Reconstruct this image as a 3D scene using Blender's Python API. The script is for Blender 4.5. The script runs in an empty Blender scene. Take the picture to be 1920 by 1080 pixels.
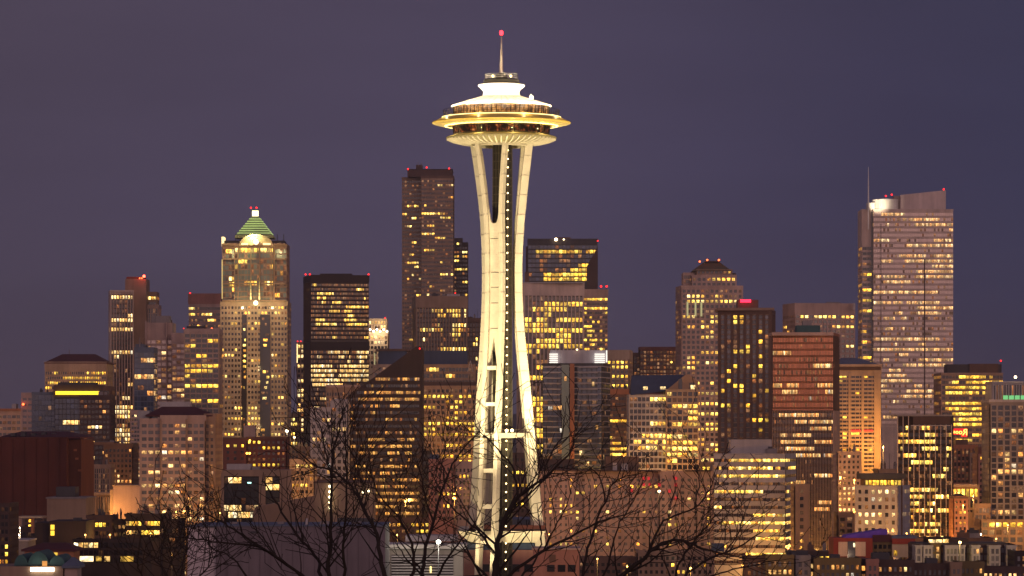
import bpy, math, random
from mathutils import Vector, Matrix
PI = math.pi
scene = bpy.context.scene
COL = scene.collection
F = 7320.0          # focal length in photograph pixels (1920 wide)
H = 60.0            # eye height above the tower's ground (camera stands on a hill)
HOR = 818.0         # photograph row of the horizon
# ------------------------------------------------------------------ camera
cam = bpy.data.cameras.new("camera"); camo = bpy.data.objects.new("camera", cam); COL.objects.link(camo)
camo.location = (0, 0, H); camo.rotation_euler = (PI/2, 0, 0)
cam.sensor_width = 36; cam.lens = F/1920*36; cam.shift_y = (HOR-540)/1920
cam.clip_start = 1; cam.clip_end = 40000
scene.camera = camo
scene.view_settings.view_transform = 'Standard'; scene.view_settings.look = 'None'
scene.view_settings.exposure = 0.0; scene.view_settings.gamma = 1
scene.cycles.use_denoising = True
scene.cycles.max_bounces = 4; scene.cycles.diffuse_bounces = 2; scene.cycles.glossy_bounces = 2
scene.cycles.sample_clamp_indirect = 1.0; scene.cycles.caustics_reflective = False; scene.cycles.caustics_refractive = False
# ------------------------------------------------------------------ node helpers
def N(nt, t, **kw):
    n = nt.nodes.new(t)
    for k, v in kw.items():
        if k.startswith('_'): setattr(n, k[1:], v)
        else: n.inputs[k.replace('__', ' ')].default_value = v
    return n
def L(nt, a, b): nt.links.new(a, b)
def M(nt, op, a, b=None, c=None, clamp=False):
    n = nt.nodes.new('ShaderNodeMath'); n.operation = op; n.use_clamp = clamp
    for i, x in enumerate((a, b, c)):
        if x is None: continue
        if isinstance(x, (int, float)): n.inputs[i].default_value = x
        else: L(nt, x, n.inputs[i])
    return n.outputs[0]
def ramp(nt, fac, stops):
    r = nt.nodes.new('ShaderNodeValToRGB'); e = r.color_ramp.elements
    while len(e) < len(stops): e.new(.5)
    for q, (p, c) in zip(e, stops): q.position = p; q.color = (*c, 1)
    L(nt, fac, r.inputs[0]); return r.outputs[0]
# ------------------------------------------------------------------ world: dusk sky
W = bpy.data.worlds.new("World"); scene.world = W; W.use_nodes = True
nt = W.node_tree; nt.nodes.clear()
tc = N(nt, 'ShaderNodeTexCoord'); sx = N(nt, 'ShaderNodeSeparateXYZ'); L(nt, tc.outputs['Generated'], sx.inputs[0])
X, Yd, Z = sx.outputs
fx = M(nt, 'ADD', M(nt, 'MULTIPLY', X, 3.6), .5, clamp=True)
front = ramp(nt, fx, [(0, (.070, .057, .093)), (.5, (.068, .058, .107)), (.85, (.044, .042, .086)), (1, (.039, .040, .084))])
fz = M(nt, 'MULTIPLY', Z, 5.0, clamp=True)
vert = ramp(nt, fz, [(0, (.98, .93, .88)), (.3, (1.02, 1.0, 1.02)), (.55, (1.0, .97, .95)), (1, (.9, .92, 1.1))])
mx = N(nt, 'ShaderNodeMix', _data_type='RGBA', _blend_type='MULTIPLY'); mx.inputs[0].default_value = 1
L(nt, front, mx.inputs[6]); L(nt, vert, mx.inputs[7])
# very faint, wide cloud banks
cm = N(nt, 'ShaderNodeMapping'); cm.inputs['Scale'].default_value = (7, 7, 38); L(nt, tc.outputs['Generated'], cm.inputs[0])
cn = N(nt, 'ShaderNodeTexNoise', Scale=1.0, Detail=5.0, Roughness=.55); L(nt, cm.outputs[0], cn.inputs['Vector'])
cv = N(nt, 'ShaderNodeVectorMath', _operation='SCALE'); L(nt, mx.outputs[2], cv.inputs[0]); L(nt, M(nt, 'MULTIPLY_ADD', cn.outputs[0], .34, .83), cv.inputs['Scale'])
# afterglow of the set sun behind the camera (west), strongest near the horizon
back = M(nt, 'MULTIPLY_ADD', Yd, -.75, .25, clamp=True)
low = M(nt, 'POWER', M(nt, 'SUBTRACT', 1.0, M(nt, 'ABSOLUTE', Z), clamp=True), 2.0)
glow = M(nt, 'MULTIPLY', M(nt, 'SMOOTH_MIN', back, 1, 0), low)
gm = N(nt, 'ShaderNodeVectorMath', _operation='SCALE'); gm.inputs[0].default_value = (1.08, .69, .63); L(nt, glow, gm.inputs['Scale'])
add = N(nt, 'ShaderNodeVectorMath', _operation='ADD'); L(nt, cv.outputs[0], add.inputs[0]); L(nt, gm.outputs[0], add.inputs[1])
sky = N(nt, 'ShaderNodeTexSky', _sky_type='NISHITA', _sun_disc=False)
sky.sun_elevation = math.radians(-3); sky.sun_rotation = math.radians(160)
bg1 = N(nt, 'ShaderNodeBackground', Strength=1.0); L(nt, add.outputs[0], bg1.inputs[0])
bg2 = N(nt, 'ShaderNodeBackground', Strength=.05); L(nt, sky.outputs[0], bg2.inputs[0])
asd = N(nt, 'ShaderNodeAddShader'); L(nt, bg1.outputs[0], asd.inputs[0]); L(nt, bg2.outputs[0], asd.inputs[1])
wo = N(nt, 'ShaderNodeOutputWorld'); L(nt, asd.outputs[0], wo.inputs[0])
# the last westerly glow as one very soft, weak sun
sun = bpy.data.lights.new("sun", 'SUN'); sun.energy = .34; sun.angle = math.radians(35); sun.color = (1, .62, .5)
so = bpy.data.objects.new("sun", sun); COL.objects.link(so)
so.rotation_euler = Vector((-.55, 1, -.22)).to_track_quat('-Z', 'Y').to_euler()
# ------------------------------------------------------------------ materials
MATS = {}
def wallmat(name, col, rough=.85, var=.30, scale=.08, streak=True, metal=0.0, spec=.3):
    if name in MATS: return MATS[name]
    m = bpy.data.materials.new(name); MATS[name] = m; m.use_nodes = True
    nt = m.node_tree; b = nt.nodes['Principled BSDF']
    tc = N(nt, 'ShaderNodeTexCoord'); n1 = N(nt, 'ShaderNodeTexNoise', Scale=scale, Detail=4.0); L(nt, tc.outputs['Object'], n1.inputs['Vector'])
    mp = N(nt, 'ShaderNodeMapping'); mp.inputs['Scale'].default_value = (.5, .5, .03); L(nt, tc.outputs['Object'], mp.inputs[0])
    n2 = N(nt, 'ShaderNodeTexNoise', Scale=1.0, Detail=3.0); L(nt, mp.outputs[0], n2.inputs['Vector'])
    f = M(nt, 'ADD', M(nt, 'MULTIPLY', n1.outputs[0], .6), M(nt, 'MULTIPLY', n2.outputs[0], .4 if streak else .05))
    c = ramp(nt, f, [(.3, tuple(x*(1-var) for x in col)), (.7, tuple(min(1, x*(1+var)) for x in col))])
    L(nt, c, b.inputs['Base Color']); b.inputs['Roughness'].default_value = rough
    b.inputs['Metallic'].default_value = metal; b.inputs['Specular IOR Level'].default_value = spec
    return m
def glassmat(name, col, rough=.12, metal=0.0, spec=.8, var=.6):
    m = bpy.data.materials.new(name); MATS[name] = m; m.use_nodes = True
    nt = m.node_tree; b = nt.nodes['Principled BSDF']
    g = N(nt, 'ShaderNodeNewGeometry'); oi = N(nt, 'ShaderNodeObjectInfo')
    r = M(nt, 'FRACT', M(nt, 'ADD', g.outputs['Random Per Island'], oi.outputs['Random']))
    c = ramp(nt, r, [(0, tuple(x*(1-var) for x in col)), (.6, col), (1, tuple(min(1, x*(1+var)) for x in col))])
    L(nt, c, b.inputs['Base Color']); b.inputs['Roughness'].default_value = rough
    b.inputs['Metallic'].default_value = metal; b.inputs['Specular IOR Level'].default_value = spec
    return m
def litmat(name, stops, lo, hi, base=(.05, .03, .02), blinds=True):
    m = bpy.data.materials.new(name); MATS[name] = m; m.use_nodes = True
    nt = m.node_tree; b = nt.nodes['Principled BSDF']
    g = N(nt, 'ShaderNodeNewGeometry'); oi = N(nt, 'ShaderNodeObjectInfo')
    r = M(nt, 'FRACT', M(nt, 'ADD', g.outputs['Random Per Island'], oi.outputs['Random']))
    r2 = M(nt, 'FRACT', M(nt, 'MULTIPLY', r, 17.3)); r3 = M(nt, 'FRACT', M(nt, 'MULTIPLY', r, 91.7))
    L(nt, ramp(nt, r2, stops), b.inputs['Emission Color'])
    uv = N(nt, 'ShaderNodeTexCoord'); sp = N(nt, 'ShaderNodeSeparateXYZ'); L(nt, uv.outputs['UV'], sp.inputs[0])
    cmb = N(nt, 'ShaderNodeCombineXYZ'); L(nt, M(nt, 'MULTIPLY', sp.outputs[0], 2.2), cmb.inputs[0]); L(nt, M(nt, 'MULTIPLY', sp.outputs[1], 1.6), cmb.inputs[1]); L(nt, M(nt, 'MULTIPLY', r, 97.0), cmb.inputs[2])
    no = N(nt, 'ShaderNodeTexNoise', Scale=1.0, Detail=2.0); L(nt, cmb.outputs[0], no.inputs['Vector'])
    inter = M(nt, 'MULTIPLY_ADD', no.outputs[0], 3.4, -.95, clamp=False)
    top = M(nt, 'MULTIPLY_ADD', sp.outputs[1], .7, .65)     # ceiling lamps: the upper part of a room is brighter
    s = M(nt, 'MULTIPLY', M(nt, 'MULTIPLY', M(nt, 'MAXIMUM', inter, .15), top), M(nt, 'MULTIPLY_ADD', M(nt, 'POWER', r3, 1.6), hi-lo, lo))
    L(nt, s, b.inputs['Emission Strength'])
    b.inputs['Base Color'].default_value = (*base, 1); b.inputs['Roughness'].default_value = .15
    m.cycles.emission_sampling = 'NONE'
    return m
def emit(name, col, st, sample=False):
    if name in MATS: return MATS[name]
    m = bpy.data.materials.new(name); MATS[name] = m; m.use_nodes = True
    b = m.node_tree.nodes['Principled BSDF']; b.inputs['Emission Color'].default_value = (*col, 1); b.inputs['Emission Strength'].default_value = st
    b.inputs['Base Color'].default_value = (*[x*.3 for x in col], 1)
    if not sample: m.cycles.emission_sampling = 'NONE'
    return m
YEL = [(0, (1, .36, .04)), (.25, (1, .52, .07)), (.7, (1, .64, .11)), (1, (1, .72, .26))]
litmat('lit_yellow', YEL, .7, 5)
litmat('lit_gold', [(0, (1, .42, .03)), (.5, (1, .56, .05)), (1, (1, .68, .10))], .7, 4.4)
litmat('lit_white', [(0, (1, .50, .12)), (.5, (1, .62, .2)), (.9, (1, .72, .34)), (1, (1, .88, .62))], 1.0, 3.6)
litmat('lit_dim', [(0, (1, .28, .06)), (.5, (1, .4, .12)), (1, (1, .5, .24))], .05, .50)
litmat('lit_home', [(0, (1, .32, .06)), (.5, (1, .5, .14)), (.93, (1, .66, .26)), (1, (.95, .9, .8))], .7, 3.0)
litmat('lit_soft', [(0, (1, .42, .12)), (.5, (1, .55, .2)), (1, (1, .68, .34))], .45, 2.3); litmat('lit_amber', [(0, (1, .36, .06)), (1, (1, .52, .12))], .4, 1.9)
glassmat('glass_dark', (.022, .02, .022)); glassmat('glass_brown', (.05, .03, .022), rough=.2)
glassmat('glass_blue', (.03, .05, .10), rough=.12); glassmat('glass_green', (.16, .20, .17), rough=.3, metal=.4, var=.2)
glassmat('glass_pink', (.60, .475, .42), rough=.35, metal=.6, var=.08); glassmat('glass_copper', (.62, .25, .13), rough=.22, metal=.8, var=.2)
glassmat('glass_grey', (.14, .13, .14), rough=.25)
C = dict(pink=(.44, .31, .265), beige=(.40, .29, .21), tan=(.31, .205, .145), brown=(.14, .082, .06), dbrown=(.085, .052, .044), black=(.040, .027, .025), silver=(.57, .445, .385), wedge=(.055, .036, .031),
    grey=(.25, .215, .21), lgrey=(.42, .38, .38), dgrey=(.07, .065, .07), red=(.22, .055, .03), brick=(.16, .06, .045), maroon=(.09, .028, .03),
    white=(.66, .6, .56), blue=(.055, .075, .13), green=(.14, .19, .12), olive=(.17, .12, .055), rust=(.36, .15, .08), rose=(.33, .16, .13),
    bluegrey=(.13, .15, .20), teal=(.05, .11, .11), purple=(.12, .07, .35))
def wm(k): return wallmat(k+'_wall', C[k])
BEACON = emit('beacon_red', (1, .02, .02), 3.2); 
# ------------------------------------------------------------------ mesh builder
class MB:
    def __init__(s): s.v = []; s.f = []; s.m = []; s.uv = []; s.mats = []
    def mi(s, m):
        if m not in s.mats: s.mats.append(m)
        return s.mats.index(m)
    def quad(s, a, b, c, d, m):
        i = len(s.v); s.v += [a, b, c, d]; s.f.append((i, i+1, i+2, i+3)); s.m.append(s.mi(m)); s.uv += [(0, 0), (1, 0), (1, 1), (0, 1)]
    def poly(s, pts, m):
        i = len(s.v); s.v += list(pts); s.f.append(tuple(range(i, i+len(pts)))); s.m.append(s.mi(m)); s.uv += [(0, 0)]*len(pts)
    def hexa(s, p, m, faces=(0, 1, 2, 3, 4, 5), share=True):
        """p: bottom 4 (ccw from above, starting front left) then top 4. faces: 0 front 1 right 2 back 3 left 4 top 5 bottom"""
        Q = ((0, 1, 5, 4), (1, 2, 6, 5), (2, 3, 7, 6), (3, 0, 4, 7), (4, 5, 6, 7), (3, 2, 1, 0))
        i = len(s.v); s.v += list(p); k = s.mi(m)
        for q in faces:
            s.f.append(tuple(i+j for j in Q[q])); s.m.append(k); s.uv += [(0, 0), (1, 0), (1, 1), (0, 1)]
    def box(s, x0, x1, y0, y1, z0, z1, m, faces=(0, 1, 2, 3, 4, 5)):
        s.hexa([(x0, y0, z0), (x1, y0, z0), (x1, y1, z0), (x0, y1, z0), (x0, y0, z1), (x1, y0, z1), (x1, y1, z1), (x0, y1, z1)], m, faces)
    def fbox(s, fr, u0, u1, z0, z1, d0, d1, m, faces=(0, 1, 3, 4, 5)):
        """box on a facade frame fr=(origin,dir,normal): u along, d outward"""
        (ox, oy), (dx, dy), (nx, ny) = fr
        def P(u, d, z): return (ox+dx*u+nx*d, oy+dy*u+ny*d, z)
        s.hexa([P(u0, d1, z0), P(u1, d1, z0), P(u1, d0, z0), P(u0, d0, z0), P(u0, d1, z1), P(u1, d1, z1), P(u1, d0, z1), P(u0, d0, z1)], m, faces)
    def tube(s, pts, rs, m, n=5, cap=True):
        rings = []
        for i, p in enumerate(pts):
            a = Vector(pts[max(0, i-1)]); b = Vector(pts[min(len(pts)-1, i+1)]); d = (b-a).normalized()
            ax = d.cross(Vector((0, 1, 0)));
            if ax.length < .01: ax = d.cross(Vector((1, 0, 0)))
            ax.normalize(); ay = d.cross(ax); i0 = len(s.v)
            for k in range(n):
                t = 2*PI*k/n; q = Vector(p)+(ax*math.cos(t)+ay*math.sin(t))*rs[i]; s.v.append(tuple(q))
            rings.append(i0)
        mi = s.mi(m)
        for a, b in zip(rings, rings[1:]):
            for k in range(n):
                s.f.append((a+k, a+(k+1) % n, b+(k+1) % n, b+k)); s.m.append(mi); s.uv += [(0, 0)]*4
        if cap:
            for r in (rings[0], rings[-1]): s.f.append(tuple(r+k for k in range(n))); s.m.append(mi); s.uv += [(0, 0)]*n
    def lathe(s, prof, m, seg=96, c=(0, 0)):
        i0 = len(s.v); mi = s.mi(m)
        for r, z in prof:
            for k in range(seg): t = 2*PI*k/seg; s.v.append((c[0]+r*math.cos(t), c[1]+r*math.sin(t), z))
        for j in range(len(prof)-1):
            for k in range(seg):
                a = i0+j*seg; b = a+seg; k2 = (k+1) % seg
                s.f.append((a+k, a+k2, b+k2, b+k)); s.m.append(mi); s.uv += [(k/seg, j), ((k+1)/seg, j), ((k+1)/seg, j+1), (k/seg, j+1)]
    def mesh(s, name, off=(0, 0, 0), smooth=False):
        me = bpy.data.meshes.new(name)
        ox, oy, oz = off
        me.from_pydata([(a-ox, b-oy, c-oz) for a, b, c in s.v], [], s.f)
        for m in s.mats: me.materials.append(m)
        me.polygons.foreach_set('material_index', s.m)
        u = me.uv_layers.new(name='uv'); u.data.foreach_set('uv', [x for p in s.uv for x in p])
        if smooth: me.polygons.foreach_set('use_smooth', [True]*len(s.f))
        me.update(); return me
    def build(s, name, parent=None, off=None, smooth=False):
        if off is None: off = parent['_loc'] if parent is not None and '_loc' in parent else (0, 0, 0)
        o = bpy.data.objects.new(name, s.mesh(name, off, smooth)); COL.objects.link(o)
        o['_loc'] = tuple(off)
        if parent is not None: o.parent = parent
        return o
def tag(o, label=None, cat=None, group=None, kind=None):
    for k, v in (('label', label), ('category', cat), ('group', group), ('kind', kind)):
        if v: o[k] = v
    return o
def empty(name, loc, label, cat, group=None):
    o = bpy.data.objects.new(name, None); COL.objects.link(o); o.location = loc; o['_loc'] = tuple(loc)
    return tag(o, label, cat, group)
def wx(px, Y): return (px-960)*Y/F
def wz(py, Y): return H+(HOR-py)*Y/F
ALLB = []
# ------------------------------------------------------------------ buildings
WIN = {}
def winmesh(w, h, m):
    k = (round(w, 1), round(h, 1), m.name)
    if k not in WIN:
        b = MB(); w, h = k[0], k[1]
        b.hexa([(-w/2, -.06, -h/2), (w/2, -.06, -h/2), (w/2, .06, -h/2), (-w/2, .06, -h/2), (-w/2, -.06, h/2), (w/2, -.06, h/2), (w/2, .06, h/2), (-w/2, .06, h/2)], m, (0, 1, 3, 4, 5))
        WIN[k] = b.mesh('window')
    return WIN[k]
class Bld:
    def __init__(s, name, label, cat, Y, xc, group=None, seed=None):
        s.Y = Y; s.root = empty(name, (wx(xc, Y), Y, 0), label, cat, group); s.wins = []
        s.rnd = random.Random(seed if seed is not None else int(xc*7+Y)); s.off = s.root['_loc']
        ALLB.append(s)
    def vol(s, x0, x1, yt, dy=0, D=32, side=None, yb=1090, fh=12., bw=9., pf=.35, sf=.45, pd=.45, sd=.42, wall='beige', pier=None, span=None,
            glass='glass_dark', lit='lit_yellow', p=.2, q=.15, rows=(), top=6, run=.55, rowvar=.8, part='wall', clutter=True, cap=.9, sides=True, edge=None, capm=None, skip=None, dark=(), pw=None, zb=0, up=False):
        Y = s.Y+dy; k = Y/F
        wallm = wm(wall); pierm = wm(pier) if pier else wallm; spanm = wm(span) if span else wallm; g = MATS[glass]
        if side is None:
            A = (wx(x0, Y), Y); Cn = (wx(x1, Y), Y); th = 0
        else:
            sd_, px = side; R_ = sd_ == 'R'
            if R_: Cx, far, tgt, oth = wx(x1, Y), x1, x1+px, x0
            else: Cx, far, tgt, oth = wx(x0, Y), x0, x0-px, x1
            sg = 1 if R_ else -1; lo, hi = -.3, 1.4
            for _ in range(40):
                t = (lo+hi)/2; pxx = 960+F*(Cx+sg*D*math.sin(t))/(Y+D*math.cos(t))
                if (pxx-tgt)*sg < 0: lo = t
                else: hi = t
            t = (lo+hi)/2; a = oth-960
            Wd = abs((Cx*F-a*Y)/(F*math.cos(t)+sg*a*math.sin(t)))
            th = sg*t
            if R_: Cn = (Cx, Y); A = (Cx-Wd*math.cos(t), Y+Wd*math.sin(t)); th = -t
            else: A = (Cx, Y); Cn = (Cx+Wd*math.cos(t), Y+Wd*math.sin(t)); th = t
        dx, dyy = Cn[0]-A[0], Cn[1]-A[1]; Wd = math.hypot(dx, dyy); d = (dx/Wd, dyy/Wd); b = (-d[1], d[0])
        P2 = (Cn[0]+b[0]*D, Cn[1]+b[1]*D); P3 = (A[0]+b[0]*D, A[1]+b[1]*D)
        zt = wz(yt, Y); zb_ = max(0.0, wz(yb, Y)); mb = MB(); zb = zb_ if up else zb; p = p*.95; q = min(.95, q*1.0)
        mb.hexa([(A[0], A[1], zb), (Cn[0], Cn[1], zb), (P2[0], P2[1], zb), (P3[0], P3[1], zb), (A[0], A[1], zt-.3), (Cn[0], Cn[1], zt-.3), (P2[0], P2[1], zt-.3), (P3[0], P3[1], zt-.3)], g, (0, 1, 3))
        roofm = wm('dgrey') if capm is None else wm(capm)
        mb.poly([(A[0], A[1], zt-.25), (Cn[0], Cn[1], zt-.25), (P2[0], P2[1], zt-.25), (P3[0], P3[1], zt-.25)], roofm)
        mb.poly([(P2[0], P2[1], zb), (P3[0], P3[1], zb), (P3[0], P3[1], zt), (P2[0], P2[1], zt)], wallm)
        FH = fh*k; BW = bw*k; ztw = zt-top*k; nz = max(1, int((ztw-zb_)/FH)) if ztw > zb_ else 0
        frames = [('f', (A, d, (d[1], -d[0])), Wd)]
        if sides: frames += [('r', (Cn, b, (b[1], -b[0])), D), ('l', (P3, (-b[0], -b[1]), (-b[1], b[0])), D)]
        rowf = {}
        for j in range(nz): rowf[j] = max(0, 1+rowvar*(s.rnd.random()*2-1)*1.3)
        for tagf, fr, wdt in frames:
            # does this face look at the camera at all?
            mid = (fr[0][0]+fr[1][0]*wdt/2, fr[0][1]+fr[1][1]*wdt/2); vis = (mid[0]*fr[2][0]+mid[1]*fr[2][1]) < 0
            nx = max(1, round(wdt/BW)); bwm = wdt/nx; e = .0
            # top band / parapet and base
            pdm = max(pd, sd)+.05
            mb.fbox(fr, -pdm*.99, wdt+pdm*.99, ztw+FH*sf*.5, zt+cap*.35, 0, pdm, wallm)
            if zb_ > zb+.5: mb.fbox(fr, -.02, wdt+.02, zb, zb_, 0, pdm-.02, wallm)
            if not vis: 
                mb.fbox(fr, 0, wdt, zb_, ztw+FH*sf*.5, 0, .05, wallm); continue
            pw_ = bwm*pf
            if pf > 0:
                for i in range(nx+1):
                    c = i*bwm; ww = pw_ if 0 < i < nx else pw_*1.2
                    mb.fbox(fr, max(-pd, c-ww/2), min(wdt+pd, c+ww/2), zb_, ztw+FH*sf*.5, 0, pd, pierm, (0, 1, 3))
            for j in range(nz+1):
                c = ztw-j*FH
                mb.fbox(fr, -.01, wdt+.01, c-FH*sf/2, min(c+FH*sf/2, zt), 0, sd, spanm, (0, 4, 5))
            if pf <= 0 and pw:
                for i in range(nx+1): mb.fbox(fr, i*bwm-pw/2, i*bwm+pw/2, zb_, ztw, 0, .25, pierm, (0, 1, 3))
            ang = math.atan2(fr[1][1], fr[1][0]); ww = bwm*(1-pf)*.96; hh = FH*(1-sf)*.94
            for j in range(nz):
                zc = ztw-(j+.5)*FH; st = False
                for i in range(nx):
                    u = (i+.5)*bwm; x = fr[0][0]+fr[1][0]*u; y = fr[0][1]+fr[1][1]*u
                    ppx = 960+x*F/y; ppy = HOR-(zc-H)*F/y
                    if skip and skip(ppx, ppy): continue
                    pp = p*rowf[j]; qq = q
                    if dark and any(a0 <= ppx <= a1 and b0 <= ppy <= b1 for a0, b0, a1, b1 in dark): pp = qq = 0
                    for r in rows:
                        if abs(ppy-r[0]) < fh*.5 and r[1]-bw*.3 <= ppx <= r[2]+bw*.3: pp = r[3]; qq = .5
                    pr = pp+(run*(1-pp) if st else -run*pp) if 0 < pp < .9 else pp
                    st = s.rnd.random() < pr
                    if st: mt = MATS[lit]
                    elif s.rnd.random() < qq: mt = MATS['lit_dim']
                    else: mt = g
                    px_, py_ = x+fr[2][0]*.07, y+fr[2][1]*.07
                    s.wins.append((mt is g, mt is MATS['lit_dim'], tagf != 'f' and side is None, s.rnd.random(), px_, py_, zc, ww, hh, ang, mt, fr[2], fr[1]))
        o = mb.build(part, s.root)
        s.last = (A, Cn, P2, P3, zt)
        if clutter:
            for _ in range(s.rnd.randint(2, 4)):
                u, v = s.rnd.uniform(.08, .8), s.rnd.uniform(.15, .7); w = s.rnd.uniform(.06, .16)*Wd; hgt = s.rnd.uniform(1.2, 3.2)
                cx = A[0]+d[0]*u*Wd+b[0]*v*D; cy = A[1]+d[1]*u*Wd+b[1]*v*D
                c = MB(); c.box(cx, cx+w, cy, cy+w*.7, zt-.2, zt+hgt, wm(s.rnd.choice(('grey', 'dgrey', 'brown')))); c.box(cx+w*.2, cx+w*.6, cy+w*.1, cy+w*.5, zt+hgt, zt+hgt+.8, wm('dgrey'))
                c.build('roof_unit', s.root)
            if s.rnd.random() < .5:
                u = s.rnd.uniform(.2, .8); cx = A[0]+d[0]*u*Wd+b[0]*3; cy = A[1]+d[1]*u*Wd+b[1]*3
                c = MB(); c.tube([(cx, cy, zt), (cx, cy, zt+s.rnd.uniform(4, 8))], [.14, .08], wm('dgrey')); c.build('antenna', s.root)
        return o
    def box(s, part, x0, x1, yt, yb, m, dy=0, D=12, cap=None):
        Y = s.Y+dy; mb = MB(); mb.box(wx(x0, Y), wx(x1, Y), Y, Y+D, wz(yb, Y), wz(yt, Y), m if not isinstance(m, str) else wm(m))
        if cap: mb.box(wx(x0, Y)-.4, wx(x1, Y)+.4, Y-.4, Y+D+.4, wz(yt, Y)+.02, wz(yt, Y)+.5, wm(cap))
        return mb.build(part, s.root)
    def prism(s, part, pts, m, dy=0, D=20):
        """outline in photograph pixels extruded back by D metres"""
        Y = s.Y+dy; mb = MB(); mm = m if not isinstance(m, str) else wm(m)
        f = [(wx(a, Y), Y, wz(b, Y)) for a, b in pts]; n = len(f); bk = [(a, Y+D, c) for a, _, c in f]
        mb.poly(f, mm); mb.poly(bk[::-1], mm)
        for i in range(n): mb.poly([f[i], bk[i], bk[(i+1) % n], f[(i+1) % n]], mm)
        return mb.build(part, s.root)
    def hip(s, part, x0, x1, yb, r0, r1, yt, m, dy=0, D=30, over=.6):
        Y = s.Y+dy; mb = MB(); mm = wm(m) if isinstance(m, str) else m; zb, zt = wz(yb, Y), wz(yt, Y)
        a, b = wx(x0, Y)-over, wx(x1, Y)+over; c, d = wx(r0, Y), wx(r1, Y); e = min(D*.45, D*.4)
        lo = [(a, Y-over, zb), (b, Y-over, zb), (b, Y+D+over, zb), (a, Y+D+over, zb)]; hi = [(c, Y+e, zt), (d, Y+e, zt), (d, Y+D-e, zt), (c, Y+D-e, zt)]
        lo2 = [(x, y, z-.6) for x, y, z in lo]
        mb.hexa(lo+hi, mm, (0, 1, 2, 3, 4)); mb.hexa(lo2+[(x, y, z-.01) for x, y, z in lo], mm)
        return mb.build(part, s.root)
    def beacon(s, x, y, dy=0, r=2.0, mat=None, name='beacon', post=5):
        Y = s.Y+dy; mb = MB(); rr = r*Y/F; c = (wx(x, Y), Y, wz(y, Y)); mm = mat or BEACON
        prof = [(rr*math.sin(t*PI/6)+.001, c[2]-rr*math.cos(t*PI/6)) for t in range(7)]
        mb.lathe(prof, mm, 10, (c[0], c[1]))
        if post: mb.tube([(c[0], c[1], c[2]-post*Y/F), (c[0], c[1], c[2]-rr*.8)], [.12, .12], wm('dgrey'), 4)
        return mb.build(name, s.root)
    def rod(s, part, x, y0, y1, r0, r1, dy=0, m='grey'):
        Y = s.Y+dy; mb = MB(); mb.tube([(wx(x, Y), Y, wz(y1, Y)), (wx(x, Y), Y, wz(y0, Y))], [r1, r0], m if not isinstance(m, str) else wm(m), 6)
        return mb.build(part, s.root)
    def done(s):
        s.wins.sort(key=lambda w: (w[2], w[0], w[1], w[3]))
        keep, rest = s.wins[:98], s.wins[98:]
        ox, oy, oz = s.off
        for w in keep:
            o = bpy.data.objects.new('window', winmesh(w[7], w[8], w[10])); COL.objects.link(o); o.parent = s.root
            o.location = (w[4]-ox, w[5]-oy, w[6]); o.rotation_euler = (0, 0, w[9])
        if rest:
            mb = MB()
            for w in rest:
                fr = ((w[4], w[5]), w[12], w[11]); mb.fbox(fr, -w[7]/2, w[7]/2, w[6]-w[8]/2, w[6]+w[8]/2, -.06, .05, w[10], (0, 1, 3, 4, 5))
            mb.build('window_field', s.root)['kind'] = 'stuff'
exec_order = []
# ------------------------------------------------------------------ ground and far hills
def ground():
    rows = [(-300, 62), (-60, 59.5), (0, 58.2), (30, 55), (70, 50), (120, 40), (200, 20), (300, 6), (420, 0), (800, 0), (1500, 0), (3000, 0), (5000, 0), (16000, 0)]
    mb = MB(); xs = [-6000, -1500, -400, -150, -50, 0, 50, 150, 400, 1500, 6000]
    for (y0, z0), (y1, z1) in zip(rows, rows[1:]):
        for a, b in zip(xs, xs[1:]): mb.quad((a, y0, z0), (b, y0, z0), (b, y1, z1), (a, y1, z1), wallmat('ground_asphalt', (.05, .046, .045), scale=.01, streak=False))
    o = mb.build('ground'); o['kind'] = 'structure'
    mb = MB(); rnd = random.Random(4); m = wallmat('hill_dark', (.035, .035, .045)); n = 80
    for k in range(n):
        a, b = -2600+5200*k/n, -2600+5200*(k+1)/n
        hh = lambda x: 78+26*math.sin(x*.0021+1.9)+9*math.sin(x*.011)+4*math.sin(x*.031)
        mb.quad((a, 6500, 0), (b, 6500, 0), (b, 7600, hh(b)), (a, 7600, hh(a)), m); mb.quad((a, 7600, hh(a)), (b, 7600, hh(b)), (b, 9500, 0), (a, 9500, 0), m)
    o = mb.build('hills', smooth=True); o['kind'] = 'structure'
    mb = MB(); m = wallmat('road_asphalt', (.035, .034, .036), streak=False)
    for Y in (1365, 1640, 1890, 2150): mb.box(-900, 900, Y, Y+14, -.5, .05, m, (0, 4))
    o = mb.build('road'); o['kind'] = 'structure'
ground()
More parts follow.
